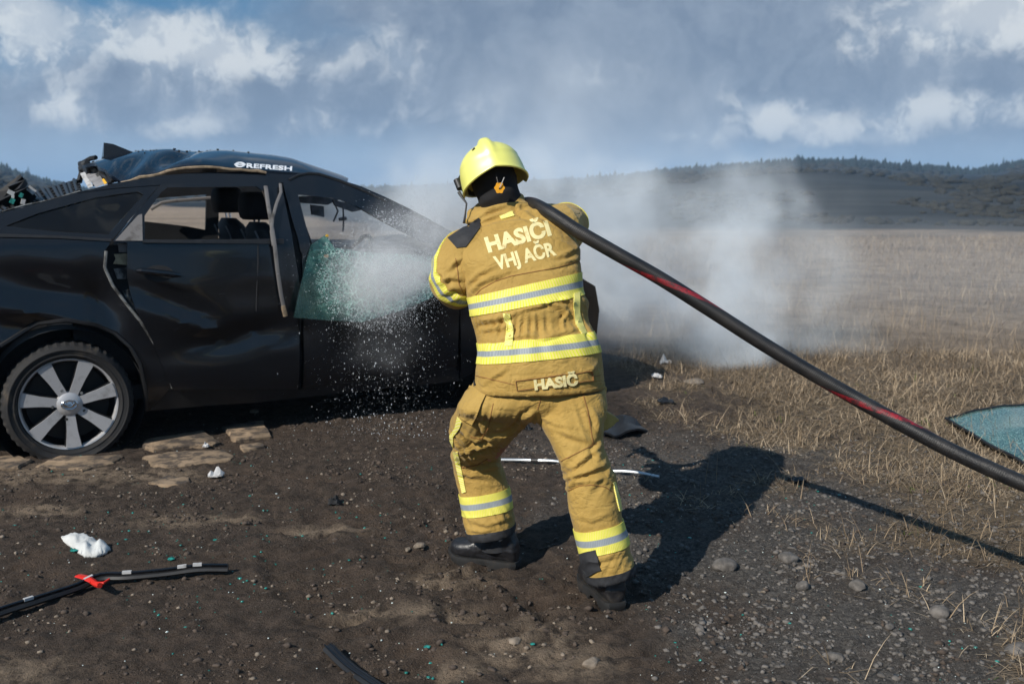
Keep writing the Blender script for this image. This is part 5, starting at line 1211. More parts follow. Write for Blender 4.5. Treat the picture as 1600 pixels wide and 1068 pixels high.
# hose -------------------------------------------------------------------------------------------
hp_px = [(705, 418, 4.42), (722, 422, 4.25), (742, 427, 4.06), (764, 420, 4.02), (792, 380, 4.05), (808, 345, 4.03), (818, 322, 3.94), (832, 319, 3.80), (856, 331, 3.705), (880, 346, 3.66), (905, 362.5, 3.63), (965, 397, 3.60), (1032, 435, 3.575), (1108, 483, 3.54), (1186, 533, 3.50), (1264, 580, 3.45), (1340, 624, 3.39), (1410, 663, 3.31), (1481, 701, 3.22), (1540, 729, 3.14), (1605, 757, 3.05), (1740, 806, 2.92), (1960, 870, 2.8)]
hr_ = subd([[U(*p)] for p in hp_px], 6); hpts = [r[0] for r in hr_]
def build_hose():
    n = 28; rings = []; uv = []; SP = []; s = 0.; prev = None; up = None
    for i, p in enumerate(hpts):
        t = (hpts[min(i + 1, len(hpts) - 1)] - hpts[max(i - 1, 0)]).normalized()
        up = Vector((0, 0, 1)) if up is None else up; up = (up - t * up.dot(t)).normalized(); sd = t.cross(up)
        if i: s += (p - hpts[i - 1]).length
        fl = .72 if 30 < i < 60 else .80; tw = 0.; SP.append(s)
        nzv = 1 + .03 * mnoise.noise(Vector((s * 5, 0, 3)))
        ra = .0285 * nzv; e1 = up * math.cos(tw) + sd * math.sin(tw); e2 = -up * math.sin(tw) + sd * math.cos(tw)
        k = .55 if i < 12 else 1.
        rings.append([p + e1 * (ra * k * math.cos(a)) + e2 * (ra * k * (.94 if i < 12 else .90) * math.sin(a)) for a in [2 * math.pi * q / n for q in range(n + 1)]]); uv += [(s, q / n) for q in range(n + 1)]
    v = [p for r in rings for p in r]; f = []
    for i in range(len(rings) - 1):
        for k in range(n): a = i * (n + 1) + k; f.append((a, a + 1, a + n + 2, a + n + 1))
    um = min(range(len(hpts)), key=lambda i: abs(px_of(hpts[i])[0] - 972) if i > 40 else 1e9); M['hose_phase'].outputs[0].default_value = (.5 - .25 - 1.22 * SP[um]) % 1.
    root = empty('fire_hose', (hpts[60].x, hpts[60].y, hpts[60].z)); inv = Matrix.Translation(-root.location)
    tag(root, 'black rubber hose with worn red print running over the shoulder of the person', 'hose')
    mesh_obj('hose_tube', [inv @ p for p in v], f, M['hose'], root, uv=uv, sharp=0)
    nb = MB(); a, b_ = hpts[0], hpts[6]; nb.tube([a - NDIR * -.0, a.lerp(b_, .2), a.lerp(b_, .25), a.lerp(b_, .6), a.lerp(b_, .62), b_], [.030, .034, .026, .024, .032, .032], 20); nb.tube([a.lerp(b_, .3), a.lerp(b_, .3) + Vector((0, 0, -.11))], .014, 10)
    mesh_obj('nozzle', [inv @ p for p in nb.v], nb.f, M['trim'], root)
build_hose()
# ------------------------------------------------------------------ things lying about
def on_ground(u, v): p = G(u, v); p.z = gz(p.x, p.y); return p
def stone_mesh(r, seed, sub=2, flat=.7):
    bm = bmesh.new(); bmesh.ops.create_icosphere(bm, subdivisions=sub, radius=1.); rnd = random.Random(seed); sc = Vector((rnd.uniform(.9, 1.3), rnd.uniform(.8, 1.1), flat))
    planes = [(Vector((rnd.gauss(0, 1), rnd.gauss(0, 1), rnd.gauss(0, 1))).normalized(), rnd.uniform(.6, .85)) for _ in range(9)]
    for v in bm.verts:
        p = v.co.copy()
        for n, d in planes:
            q = p.dot(n)
            if q > d: p -= n * (q - d) * .85
        p *= 1 + .10 * mnoise.noise(p * 2.2 + Vector((seed, 0, 0))); v.co = Vector((p.x * sc.x, p.y * sc.y, p.z * sc.z)) * r
    vs = [v.co.copy() for v in bm.verts]; bm.verts.index_update(); fs = [tuple(v.index for v in f.verts) for f in bm.faces]; bm.free(); return vs, fs
STONES = [(1232, 878, 17, 'stone', .6, 'rounded grey stone beside the dry tuft right of the shadow of the person'), (1131, 884, 21, 'stone', .5, 'broad flat grey stone sunk in the gravel at the edge of the long shadow'),
          (1467, 966, 18, 'stone', .7, 'rough grey stone in the dark soil near the right grass edge'), (925, 1037, 16, 'palestone', .7, 'pale angular stone near the bottom edge below the right boot'), (1095, 985, 10, 'stone', .8, 'small pointed stone standing in a hollow in the gravel'),
          (1254, 921, 10, 'stone', .9, 'upright narrow stone in the middle of the gravel'), (1339, 923, 14, 'stone', .7, 'dark blunt stone in the gravel right of the upright narrow one'), (1305, 1032, 12, 'stone', .8, 'grey stone low down in the gravel near the bottom edge'),
          (1390, 987, 9, 'stone', .7, 'small grey stone left of the rough stone by the grass edge'), (804, 1003, 13, 'palestone', .4, 'flat pale stone chip on the brown soil below the left boot'), (655, 853, 9, 'palestone', .7, 'small pale stone left of the toe of the left boot'),
          (637, 856, 6, 'palestone', .7, 'tiny pale stone leftmost of a pair near the left boot'), (398, 647, 7, 'palestone', .6, 'small pale stone in the shade under the car'), (1590, 1022, 22, 'stone', .5, 'large flat stone at the right edge of the photo'), (1084, 599, 18, 'palestone', .25, 'flat pale stone half buried behind the hose beyond the smoke foot')]
for k, (u, v, r, mt, fl_, lb) in enumerate(STONES):
    p = on_ground(u, v); rr = r / F * p.y; vs, fs = stone_mesh(rr, 3.7 * k + 1, 3, fl_); o = mesh_obj('stone', vs, fs, M[mt], loc=(p.x, p.y, p.z + rr * fl_ * .35), sharp=35); o.rotation_euler = (0, 0, k * 1.3)
    tag(o, lb, 'stone', 'larger stones lying on the ground')

# white rag with a lump of green glass
def rag():
    pts = [(95, 842), (118, 838), (133, 840), (150, 849), (165, 852), (173, 861), (166, 867), (150, 872), (132, 872), (121, 866), (112, 858), (100, 850)]
    V, T = fillgrid(pts, [], 3.); P = []; c = G(134, 858); z0 = gz(c.x, c.y)
    for u, v in V:
        p = G(u, v); e = min(math.hypot(u - a, v - b_) for a, b_ in dens(pts, 2)); h = .022 * min(1, e / 9) ** .6 * (.7 + .9 * abs(mnoise.noise(Vector((u * .06, v * .10, 3))))) + .016 * max(0, ridge(mnoise.noise(Vector((u * .045 + 7, v * .12, 1))))) * min(1, e / 5)
        P.append(Vector((p.x - c.x, p.y - c.y, z0 + h + .004)))
    a, b_, d = (P[i] for i in T[0])
    if (b_ - a).cross(d - a).z < 0: T = [t[::-1] for t in T]
    v, f = thicken(P, T, (0, 0, -.012)); o = mesh_obj('rag', v, f, M['rag'], loc=(c.x, c.y, 0), sharp=0); return tag(o, 'crumpled white rag lying on the soil with green glass beside it', 'rag')
rag()
def shard(u, v, r, lb, k=0):
    p = on_ground(u, v); rr = r / F * p.y; vs, fs = stone_mesh(rr, 9.1 * k + 2, 2, .4); o = mesh_obj('glass_lump', vs, fs, M['teal'], loc=(p.x, p.y, p.z + rr * .2), sharp=20); tag(o, lb, 'glass', 'lumps of green broken glass on the soil')
shard(118, 857, 9, 'largest green glass lump tucked against the white rag', 1); shard(116, 866, 6, 'green glass lump just below the white rag', 2); shard(268, 880, 6, 'flat green glass piece right of the black strip end and rag', 3); shard(831, 1002, 6, 'green glass piece beside the flat pale stone chip', 4); shard(668, 1019, 7, 'green glass lump right of the black trim bar at the bottom', 5); shard(338, 847, 5, 'small green glass piece in the middle of the soil left of the person', 6)

def bar(name, pts, wd, hg, mat, lb, cat, lift=.0, **kw):
    P = [on_ground(u, v) for u, v in pts]; P = [r[0] for r in subd([[p] for p in P], 4)]; c = P[len(P) // 2].copy(); mb = MB()
    mb.tube([p - c + Vector((0, 0, lift + hg)) for p in P], [(hg, wd)] * len(P), 8, up=Vector((0, 0, 1)))
    o = mesh_obj(name, mb.v, mb.f, M[mat], loc=c, sharp=30); tag(o, lb, cat); return o, P, c
o, P, c = bar('rubber_strip', [(-60, 992), (0, 968), (62, 948), (120, 925), (158, 914), (200, 912), (260, 907), (310, 903), (357, 900)], .021, .012, 'trim', 'long black rubber strip with white clips lying on the soil at lower left', 'strip', .012)
rb2 = MB(); rb2.tube([p - c + Vector((.0, -.004, .040)) for p in P], .006, 6); mesh_obj('strip_bead', rb2.v, rb2.f, M['paint'], o)
for q in (.22, .46, .64, .84, .90):
    i = int(q * (len(P) - 1)); d = (P[i + 1] - P[i - 1]).normalized(); b_ = MB(); b_.box((0, 0, 0), (.032, .012, .010), Matrix((d, d.cross(Vector((0, 0, 1))), Vector((0, 0, 1)))).transposed()); b_.v = [p + P[i] - c + Vector((0, -.004, .043)) for p in b_.v]; b_.build('clip', M['white'], o)
p = on_ground(150, 908); b_ = MB()
def rl(u, v, z): q = G(u, v, z) - p; return q
b_.tube([rl(123, 899, .02), rl(135, 902, .035), rl(146, 908, .045)], [(.006, .016), (.007, .018), (.006, .014)], 8); b_.tube([rl(140, 905, .04), rl(150, 912, .045), rl(156, 914, .05)], .010, 8); b_.tube([rl(150, 911, .05), rl(162, 910, .055), rl(171, 904, .06)], [.007, .005, .004], 8); b_.tube([rl(136, 903, .03), rl(148, 913, .03)], .006, 6)
tag(b_.build('broken_plastic_piece', M['red'], loc=p), 'bright red broken plastic piece lying on the black rubber strip', 'plastic piece')
o, P, c = bar('trim_bar', [(514, 1018), (545, 1040), (580, 1066), (640, 1110)], .022, .014, 'trim', 'flat black car trim bar pointing up from the bottom edge', 'trim', .006)
for off in (-.012, .004):
    b_ = MB(); b_.tube([q - c + Vector((off, off * .4, .034)) for q in P], .0025, 5); b_.build('trim_ridge', M['paint'], o)
o, P, c = bar('metal_rod', [(783, 722), (830, 724), (875, 729), (930, 739), (985, 745), (1030, 752)], .008, .008, 'rod', 'thin bright metal rod lying on the soil behind the legs of the person', 'rod', .01)
b_ = MB(); b_.tube([P[4] - c + Vector((0, 0, .018)), P[5] - c + Vector((0, 0, .018))], .0095, 8); b_.build('rod_joint', M['trim'], o)
# flat black plate
def plate():
    c = on_ground(968, 676); pts = [(936, 672), (950, 664), (972, 662), (1000, 668), (1012, 674), (990, 684), (960, 688), (940, 684)]; V, T = fillgrid(pts, [], 6.); P = []
    for u, v in V:
        q = G(u, v); P.append(Vector((q.x - c.x, q.y - c.y, c.z * 0 + .03 + .035 * mnoise.noise(Vector((u * .03, v * .08, 2))) + (.03 if v < 668 else 0))))
    v, f = thicken(P, T, (0, 0, -.012)); o = mesh_obj('plastic_sheet', v, f, M['trim'], loc=c, sharp=25); tag(o, 'buckled black plastic sheet lying behind the right knee of the person', 'plastic sheet')
plate()
def scrap(name, u, v, w, h, mat, lb, cat, k):
    p = on_ground(u, v); s = p.y / F; mb = MB(); N = 7; P = []; T = []
    for i in range(N):
        for j in range(N):
            a, b_ = i / (N - 1) - .5, j / (N - 1) - .5; r = 1 + .4 * mnoise.noise(Vector((a * 4 + k, b_ * 4, k)))
            P.append(Vector((a * w * s * r, b_ * w * s * .8 * r, .01 + h * s * (.5 + .9 * mnoise.noise(Vector((a * 3 + k, b_ * 3, 2 * k)))) * (1 - 3 * max(a * a, b_ * b_)))))
    for i in range(N - 1):
        for j in range(N - 1): q = i * N + j; T += [(q, q + N, q + N + 1), (q, q + N + 1, q + 1)]
    v_, f = thicken(P, T, (0, 0, -.006)); o = mesh_obj(name, v_, f, M[mat], loc=p, sharp=25); tag(o, lb, cat)
scrap('plastic_scrap', 338, 746, 22, 16, 'white', 'crumpled whitish plastic scrap on the soil right of the paving slabs', 'scrap', 1)
scrap('plastic_scrap', 322, 700, 9, 8, 'white', 'small white scrap lying between the two lit paving slabs', 'scrap', 2)
scrap('paper_scrap', 1040, 571, 18, 12, 'white', 'white paper scrap beside the grass edge behind the person, upper one of two', 'scrap', 3)
scrap('paper_scrap', 1026, 592, 16, 12, 'white', 'white paper scrap behind the person, lower one of two', 'scrap', 4)
scrap('black_scrap', 1246, 753, 24, 8, 'trim', 'flat black scrap where the shadow of the hose meets the grass', 'scrap', 5)
scrap('black_scrap', 522, 789, 18, 22, 'dark', 'small black lump on the soil between car and person', 'scrap', 6)
scrap('black_scrap', 1040, 632, 24, 8, 'trim', 'dark flat scrap on the bare soil beyond the plastic sheet', 'scrap', 7)
scrap('black_scrap', 822, 676, 14, 14, 'dark', 'black lump of debris between the legs of the person', 'scrap', 8)
scrap('orange_scrap', 1013, 725, 9, 4, 'foam', 'small orange brown chip on the soil right of the metal rod', 'scrap', 9)

# crazed windscreen lying in the grass
def windscreen():
    A_, B_, C_, D_ = G(1478, 662), G(1600, 640), G(1760, 655), G(1610, 742); C_ = B_ + (D_ - A_) * 1.02 + Vector((.25, 0, 0)); c = (A_ + B_ + C_ + D_) / 4; N = 22; P = []; T = []; UV = []; CR = []
    for i in range(N):
        for j in range(N):
            a, b_ = i / (N - 1), j / (N - 1); p = A_.lerp(B_, a).lerp(D_.lerp(C_, a), b_); z = .035 + .02 * (1 - (2 * a - 1) ** 2) + .02 * mnoise.noise(Vector((a * 3, b_ * 3, 1))) 
            P.append(Vector((p.x - c.x, p.y - c.y, z))); UV.append((a * 1.4, b_ * .9)); CR.append(.55 + .6 * (1 - b_))
    for i in range(N - 1):
        for j in range(N - 1): q = i * N + j; T += [(q, q + N, q + N + 1), (q, q + N + 1, q + 1)]
    a, b_, d = (P[i] for i in T[0])
    if (b_ - a).cross(d - a).z < 0: T = [t[::-1] for t in T]
    v, f = thicken(P, T, (0, 0, -.006)); o = mesh_obj('windscreen', v, f, M['screen'], loc=(c.x, c.y, 0), uv=UV + UV, sharp=0); at = o.data.attributes.new('crack', 'FLOAT', 'POINT'); at.data.foreach_set('value', np.array(CR + CR, dtype=np.float32))
    tag(o, 'crazed green windscreen lying in the dry grass at the right edge', 'windscreen')
    fr_ = MB(); fr_.tube([P[q] for q in [i * N for i in range(N)]] + [P[(N - 1) * N + j] for j in range(N)], .010, 6); fr_.tube([P[j] for j in range(N)], .010, 6); mesh_obj('windscreen_edge', fr_.v, fr_.f, M['trim'], o)
windscreen()

# gravel, clods and glass crumbs: nobody could count them
ICO = None
def scatter_lumps(name, n, region, rmin, rmax, mat, label, weight=None, flat=.7, power=2.5, tone=False):
    bm = bmesh.new(); bmesh.ops.create_icosphere(bm, subdivisions=1, radius=1.)
    base = np.array([v.co[:] for v in bm.verts]); bm.verts.index_update(); T = np.array([[v.index for v in f.verts] for f in bm.faces]); bm.free()
    x = RNG.uniform(region[0], region[1], n * 4); y = RNG.uniform(region[2], region[3], n * 4)
    w = np.ones_like(x) if weight is None else weight(x, y); ok = RNG.random(n * 4) < w; x, y = x[ok][:n], y[ok][:n]; n = len(x)
    r = rmin + (rmax - rmin) * RNG.random(n) ** power; z = ground_z(x, y)
    sc = np.stack([RNG.uniform(.7, 1.3, n), RNG.uniform(.7, 1.3, n), np.full(n, flat) * RNG.uniform(.7, 1.2, n)], 1) * r[:, None]
    jit = RNG.normal(0, .27, (n, len(base), 3)); Vv = (base[None] * (1 + jit)) * sc[:, None]
    a = RNG.uniform(0, 6.28, n); ca, sa = np.cos(a)[:, None], np.sin(a)[:, None]; X = Vv[..., 0] * ca - Vv[..., 1] * sa; Y = Vv[..., 0] * sa + Vv[..., 1] * ca
    Vv = np.stack([X + x[:, None], Y + y[:, None], Vv[..., 2] + (z + r * .02)[:, None]], 2).reshape(-1, 3); TT = (T[None] + (np.arange(n) * len(base))[:, None, None]).reshape(-1, 3)
    o = tri_mesh(name, Vv, TT, mat); tag(o, label, kind='stuff'); return o
visw = lambda x, y: ((np.abs(x) < y * .56 + .2)).astype(float)
scatter_lumps('gravel', 20000, (-.2, 2.6, 2.5, 6.5), .0018, .013, M['stone'], 'small grey stones strewn over the gravel on the right', lambda x, y: visw(x, y) * np.clip(gravel_mask(x, y) * (.35 + 1.2 * np.clip(fbm(x * 3, y * 3, 3) + .3, 0, 1)) * np.clip(4.4 / y - .55, .15, 1), 0, 1), power=7)
scatter_lumps('pale_grit', 6000, (-2.6, 1.2, 2.5, 6.4), .0012, .011, M['palestone'], 'pale grit scattered over the brown soil', lambda x, y: visw(x, y) * np.clip(fbm(x * 2.2 + 3, y * 2.2, 4) * 2.2 - .1, 0.03, 1), power=7)
scatter_lumps('soil_clods', 14000, (-2.6, 2.2, 2.5, 6.5), .0025, .014, M['clod'], 'crumbs and clods of dark soil', lambda x, y: visw(x, y) * np.clip(fbm(x * 1.7 + 8, y * 1.7, 4) * 1.9 + .25, 0.05, 1), power=6)
scatter_lumps('glass_crumbs', 520, (-2.4, 1.6, 2.6, 5.4), .0028, .009, M['teal'], 'green crumbs of broken safety glass strewn over the soil', lambda x, y: visw(x, y) * np.clip(.18 + 1.6 * np.exp(-((x + 1.2) ** 2 + (y - 3.9) ** 2) / .35) + fbm(x * 2.5, y * 2.5, 3), 0, 1), flat=.5, power=3)
M['clearglass'] = pmat('glittering_glass', (.62, .70, .68), .12, coat=1.)
scatter_lumps('glass_glitter', 450, (-2.6, 1.6, 2.6, 6.2), .0018, .0045, M['clearglass'], 'glittering clear crumbs of glass on the soil', visw, flat=.6, power=2)

# ------------------------------------------------------------------ dry grass
def blades(name, n, region, wfun, lmin, lmax, wid, label, lean=.55, tone0=.25, tone1=1.):
    x = RNG.uniform(region[0], region[1], n * 3); y = region[2] + (region[3] - region[2]) * RNG.random(n * 3) ** 1.35
    ok = (np.abs(x) < y * .56 + .4) & (RNG.random(n * 3) < wfun(x, y)); x, y = x[ok][:n], y[ok][:n]; n = len(x)
    z = ground_z(x, y) - .005; Ln = lmin + (lmax - lmin) * RNG.random(n) ** 1.8; a = RNG.uniform(0, 2 * np.pi, n); le = np.abs(RNG.normal(lean, .4, n)).clip(.05, 1.45)
    dx, dy = np.cos(a), np.sin(a); b_ = RNG.uniform(.2, 1.1, n); wa = a + np.pi / 2 + RNG.normal(0, .4, n); wx, wy = np.cos(wa) * wid * RNG.uniform(.6, 1.3, n) * (1 + .10 * y), np.sin(wa) * wid * RNG.uniform(.6, 1.3, n) * (1 + .10 * y)
    P = []
    for t, k in ((0, 1.), (.4, .8), (.75, .55)):
        l1 = le * (1 + b_ * t); hx = Ln * t * np.sin(l1); hz = Ln * t * np.cos(np.minimum(l1, 1.5))
        P += [np.stack([x + dx * hx - wx * k, y + dy * hx - wy * k, z + hz], 1), np.stack([x + dx * hx + wx * k, y + dy * hx + wy * k, z + hz], 1)]
    l1 = le * (1 + b_); P.append(np.stack([x + dx * Ln * np.sin(l1), y + dy * Ln * np.sin(l1), z + Ln * np.cos(np.minimum(l1, 1.52))], 1))
    V = np.stack(P, 1).reshape(-1, 3); T = np.array([[0, 1, 3], [0, 3, 2], [2, 3, 5], [2, 5, 4], [4, 5, 6]]); TT = (T[None] + (np.arange(n) * 7)[:, None, None]).reshape(-1, 3)
    tone = np.repeat(np.clip(tone0 + (tone1 - tone0) * RNG.random(n) + (.45 * fbm(x * .9 + 5, y * .9, 4) if tone0 < .9 else 0.), 0, .95 if tone0 < .9 else 1.), 7); o = tri_mesh(name, V, TT, M['grass'], dict(tone=tone)); return tag(o, label, kind='stuff')
def gw(x, y): return np.clip(grass_mask(x, y) * (.25 + 1.5 * np.clip(fbm(x * 1.3, y * 1.3, 4) + .35, 0, 1)) * (1 - np.exp(-(((x - 2.9) / .7) ** 2 + ((y - 5.6) / .5) ** 2)) * .7), 0, 1)
def tufts(x, y):
    s = np.zeros_like(x)
    for u, v, r in ((1190, 806, 34), (1290, 826, 46), (1280, 874, 40), (985, 752, 40), (1085, 788, 45), (1150, 690, 60), (1060, 655, 45), (1255, 905, 30), (1330, 905, 50), (1300, 1050, 50), (1540, 985, 70), (1420, 930, 70), (1350, 700, 80), (1130, 770, 40), (1090, 580, 40), (1250, 690, 60)):
        c = G(u, v); rr = r / F * c.y; s = np.maximum(s, np.exp(-((x - c.x) ** 2 + ((y - c.y) / 1.3) ** 2) / rr ** 2 * 2))
    return s
blades('dry_grass', 48000, (.2, 5.5, 2.7, 9.), gw, .03, .14, .0011, 'thin dry straw coloured grass at the edge of the bare soil', .95, .2, .95)
blades('matted_straw', 30000, (.2, 5.5, 2.7, 9.), lambda x, y: np.clip(gw(x, y) * 1.1, 0, 1), .08, .24, .0013, 'flattened matted straw lying on the ground', 1.42, .0, .75)
blades('dry_tufts', 9000, (-.2, 3., 2.6, 9.), lambda x, y: tufts(x, y) ** 1.2, .04, .18, .0013, 'separate dry grass tufts growing in gravel and soil', .9, .2, .96)
blades('field_grass', 95000, (-18., 20., 8.5, 34.), lambda x, y: np.clip(grass_mask(x, y) * (.5 + 1.1 * np.clip(fbm(x * .5, y * .5, 4) + .3, 0, 1)), 0, 1), .09, .30, .0009, 'dry grass of the field beyond the car', .75, .05, .9)
blades('green_shoots', 2500, (.8, 5., 2.7, 8.), lambda x, y: gw(x, y) * np.clip(fbm(x * 2 + 4, y * 2, 3) * 3 - .4, 0, 1), .03, .09, .002, 'fresh green shoots between the dry straw', .7, .965, 1.)

# ------------------------------------------------------------------ far hills: woods along the ridges, scrub on the slopes
def woods():
    n = 11000; azp = RNG.uniform(-250, 1900, n); R = RNG.uniform(420, 980, n) ** 1.0; a = np.arctan((azp - 800) / F); x = R * np.sin(a); y = R * np.cos(a); z = ground_z(x, y)
    keep = (z > ground_z(x * 900 / R, y * 900 / R) * .62); x, y, z = x[keep], y[keep], z[keep]; n = len(x)
    h = RNG.uniform(2.6, 4.6, n) * (1 + .35 * (RNG.random(n) > .93)); k = 6; V = []; T = []; off = 0
    ang = np.arange(k) * 2 * np.pi / k
    for t0, t1, w in ((.0, .55, .30), (.3, .8, .24), (.6, 1., .15)):
        rr = (h * w)[:, None] * RNG.uniform(.7, 1.25, (n, k)); ring = np.stack([x[:, None] + rr * np.cos(ang), y[:, None] + rr * np.sin(ang), (z + h * t0)[:, None] + RNG.uniform(-.2, .2, (n, k))], 2); top = np.stack([x, y, z + h * t1], 1)[:, None]
        P = np.concatenate([ring, top], 1); V.append(P.reshape(-1, 3)); q = np.array([[i, (i + 1) % k, k] for i in range(k)]); T.append((q[None] + (np.arange(n) * (k + 1))[:, None, None]).reshape(-1, 3) + off); off += n * (k + 1)
    o = tri_mesh('conifer_wood', np.concatenate(V), np.concatenate(T), M['conifer']); tag(o, 'far off dark conifer wood along the hill ridge', kind='stuff')
    # scattered scrub
    n = 9000; azp = RNG.uniform(-300, 1900, n); R = 45 + 650 * RNG.random(n) ** 1.5; a = np.arctan((azp - 800) / F); x = R * np.sin(a); y = R * np.cos(a)
    ok = (fbm(x * .02, y * .008, 3) > -.02) & ((azp > 1050) | (R > 170)) & (R > 52); x, y, R = x[ok], y[ok], R[ok]; z = ground_z(x, y); n = len(x)
    bm = bmesh.new(); bmesh.ops.create_icosphere(bm, subdivisions=1, radius=1.); base = np.array([v.co[:] for v in bm.verts]); bm.verts.index_update(); Tq = np.array([[v.index for v in f.verts] for f in bm.faces]); bm.free()
    sz = RNG.uniform(.25, .9, n) * np.clip(R / 200, .35, 1.8); Vv = base[None] * (1 + RNG.normal(0, .28, (n, len(base), 1))) * np.stack([sz * 1.6, sz * 1.2, sz * .8], 1)[:, None] + np.stack([x, y, z + sz * .25], 1)[:, None]
    o = tri_mesh('scrub', Vv.reshape(-1, 3), (Tq[None] + (np.arange(n) * len(base))[:, None, None]).reshape(-1, 3), M['scrub']); tag(o, 'dark low scrub spread over the ground below the hills', kind='stuff')
woods()
def conifer(u, R, h, seed, lb, grp):
    a = math.atan((u - 800) / F); x, y = R * math.sin(a), R * math.cos(a); z = gz(x, y); rnd = random.Random(seed); root = empty('pine_tree', (x, y, z)); tag(root, lb, 'tree', grp)
    t = MB(); t.tube([(0, 0, -.3), (0, 0, h * .5), (0, 0, h * .95)], [h * .03, h * .02, h * .005], 6); t.build('trunk', M['bark'], root)
    c = MB()
    for i in range(46):
        q = i / 46; zz = h * (.15 + .85 * q); rr = h * .24 * (1 - q) ** .8 * rnd.uniform(.6, 1.2); an = i * 2.4; d = Vector((math.cos(an), math.sin(an), -.25)); s = Vector((-d.y, d.x, 0)) * rr * .35; p = Vector((0, 0, zz))
        c.add([p + Vector((0, 0, h * .03)), p + d * rr * .6 + s, p + d * rr, p + d * rr * .6 - s, p - Vector((0, 0, h * .05))], [(0, 1, 2), (0, 2, 3), (4, 2, 1), (4, 3, 2)])
    c.build('crown', M['conifer'], root, smooth=False)
for k, (u, R, h, lb) in enumerate(((1556, 850, 11, 'tall solitary pine standing out of the ridge wood near the right edge'), (1540, 850, 8.5, 'lower pine just left of the tall solitary one on the ridge'), (1240, 890, 8, 'single pine rising over the highest part of the middle ridge'), (3, 880, 14, 'leftmost dark tree on the ridge behind the car'), (55, 880, 12, 'round dark tree on the ridge above the torn rear deck'))):
    conifer(u, R, h, k, lb, 'single trees standing out of the ridge wood')
# ------------------------------------------------------------------ water spray
def spray():
    m = bpy.data.materials.new('water_drops'); m.use_nodes = True; nt = m.node_tree; b = NB(nt); p = nt.nodes['Principled BSDF']
    p.inputs['Base Color'].default_value = (.80, .84, .88, 1); p.inputs['Roughness'].default_value = .12; p.inputs['Transmission Weight'].default_value = .25; p.inputs['IOR'].default_value = 1.33; p.inputs['Coat Weight'].default_value = .5
    M['water'] = m
    N0 = NOZ1; T0 = Vector(CARINV.inverted() @ inp(560, 430, -.13)); d = T0 - N0; D = d.length; d = d / D
    a = Vector((0, 0, 1)); a = (a - d * a.dot(d)).normalized(); c = d.cross(a)
    d, a, c = np.array(d), np.array(a), np.array(c); N0 = np.array(N0)
    P = []; V = []; S = []
    def emit(n, u, r, ang, vel, size): 
        P.append(N0 + d * (u * D)[:, None] + a * (r * np.sin(ang))[:, None] + c * (r * np.cos(ang))[:, None]); V.append(vel); S.append(size)
    n = 34000; u = RNG.random(n) ** .75; r = np.abs(RNG.normal(0, 1, n)) ** .8 * (.02 + .20 * u); ang = RNG.uniform(0, 6.283, n)     # cone in flight
    emit(n, u, r, ang, np.tile(d, (n, 1)) + RNG.normal(0, .2, (n, 3)),   .0005 + .0016 * RNG.random(n) ** 4)
    n = 11000; r = .33 * RNG.random(n) ** .6; ang = RNG.uniform(0, 6.283, n); u = .80 - .35 * RNG.random(n) ** 1.5                    # splash back off the glass
    rad = a[None] * np.sin(ang)[:, None] + c[None] * np.cos(ang)[:, None]
    emit(n, u, r, ang, rad + RNG.normal(0, .3, (n, 3)), .0006 + .0021 * RNG.random(n) ** 5)
    n = 2600; k = RNG.random(n) ** 1.3; q = np.stack([RNG.normal(600, 52, n), 440 + 250 * k], 1); yy = RNG.uniform(4.7, 5.9, n)              # falling drops
    X = np.array([tuple(U(float(qq[0]), float(qq[1]), float(y_))) for qq, y_ in zip(q, yy)]); ok = X[:, 2] > .02
    P.append(X[ok]); V.append(np.tile([0, 0, -1.], (ok.sum(), 1)) + RNG.normal(0, .2, (ok.sum(), 3))); S.append((.0006 + .0026 * RNG.random(n) ** 6)[ok])
    n = 9000; X = np.array([tuple(U(float(x_), float(y_), float(z_))) for x_, y_, z_ in zip(RNG.normal(672, 42, n), RNG.normal(358, 30, n), RNG.uniform(4.6, 5.9, n))]); P.append(X); V.append(np.tile([-.3, .5, .6], (n, 1)) + RNG.normal(0, .3, (n, 3))); S.append(.0005 + .0014 * RNG.random(n) ** 4)
    P = np.concatenate(P); V = np.concatenate(V); S = np.concatenate(S); V /= np.linalg.norm(V, axis=1)[:, None]
    ok = P[:, 2] > .01; P, V, S = P[ok], V[ok], S[ok]; n = len(P)
    e = np.cross(V, np.array([.3, .5, .8])); e /= np.linalg.norm(e, axis=1)[:, None]; f = np.cross(V, e); st = S * RNG.uniform(1., 3.2, n)
    pts = np.stack([P + V * st[:, None], P + e * S[:, None], P + f * S[:, None], P - e * S[:, None], P - f * S[:, None], P - V * st[:, None]], 1).reshape(-1, 3)
    T = np.array([[0, 1, 2], [0, 2, 3], [0, 3, 4], [0, 4, 1], [5, 2, 1], [5, 3, 2], [5, 4, 3], [5, 1, 4]])
    o = tri_mesh('water_spray', pts, (T[None] + (np.arange(n) * 6)[:, None, None]).reshape(-1, 3), M['water'], smooth=True); tag(o, 'white spray of water drops fanning out onto the broken side window', kind='stuff')
spray()

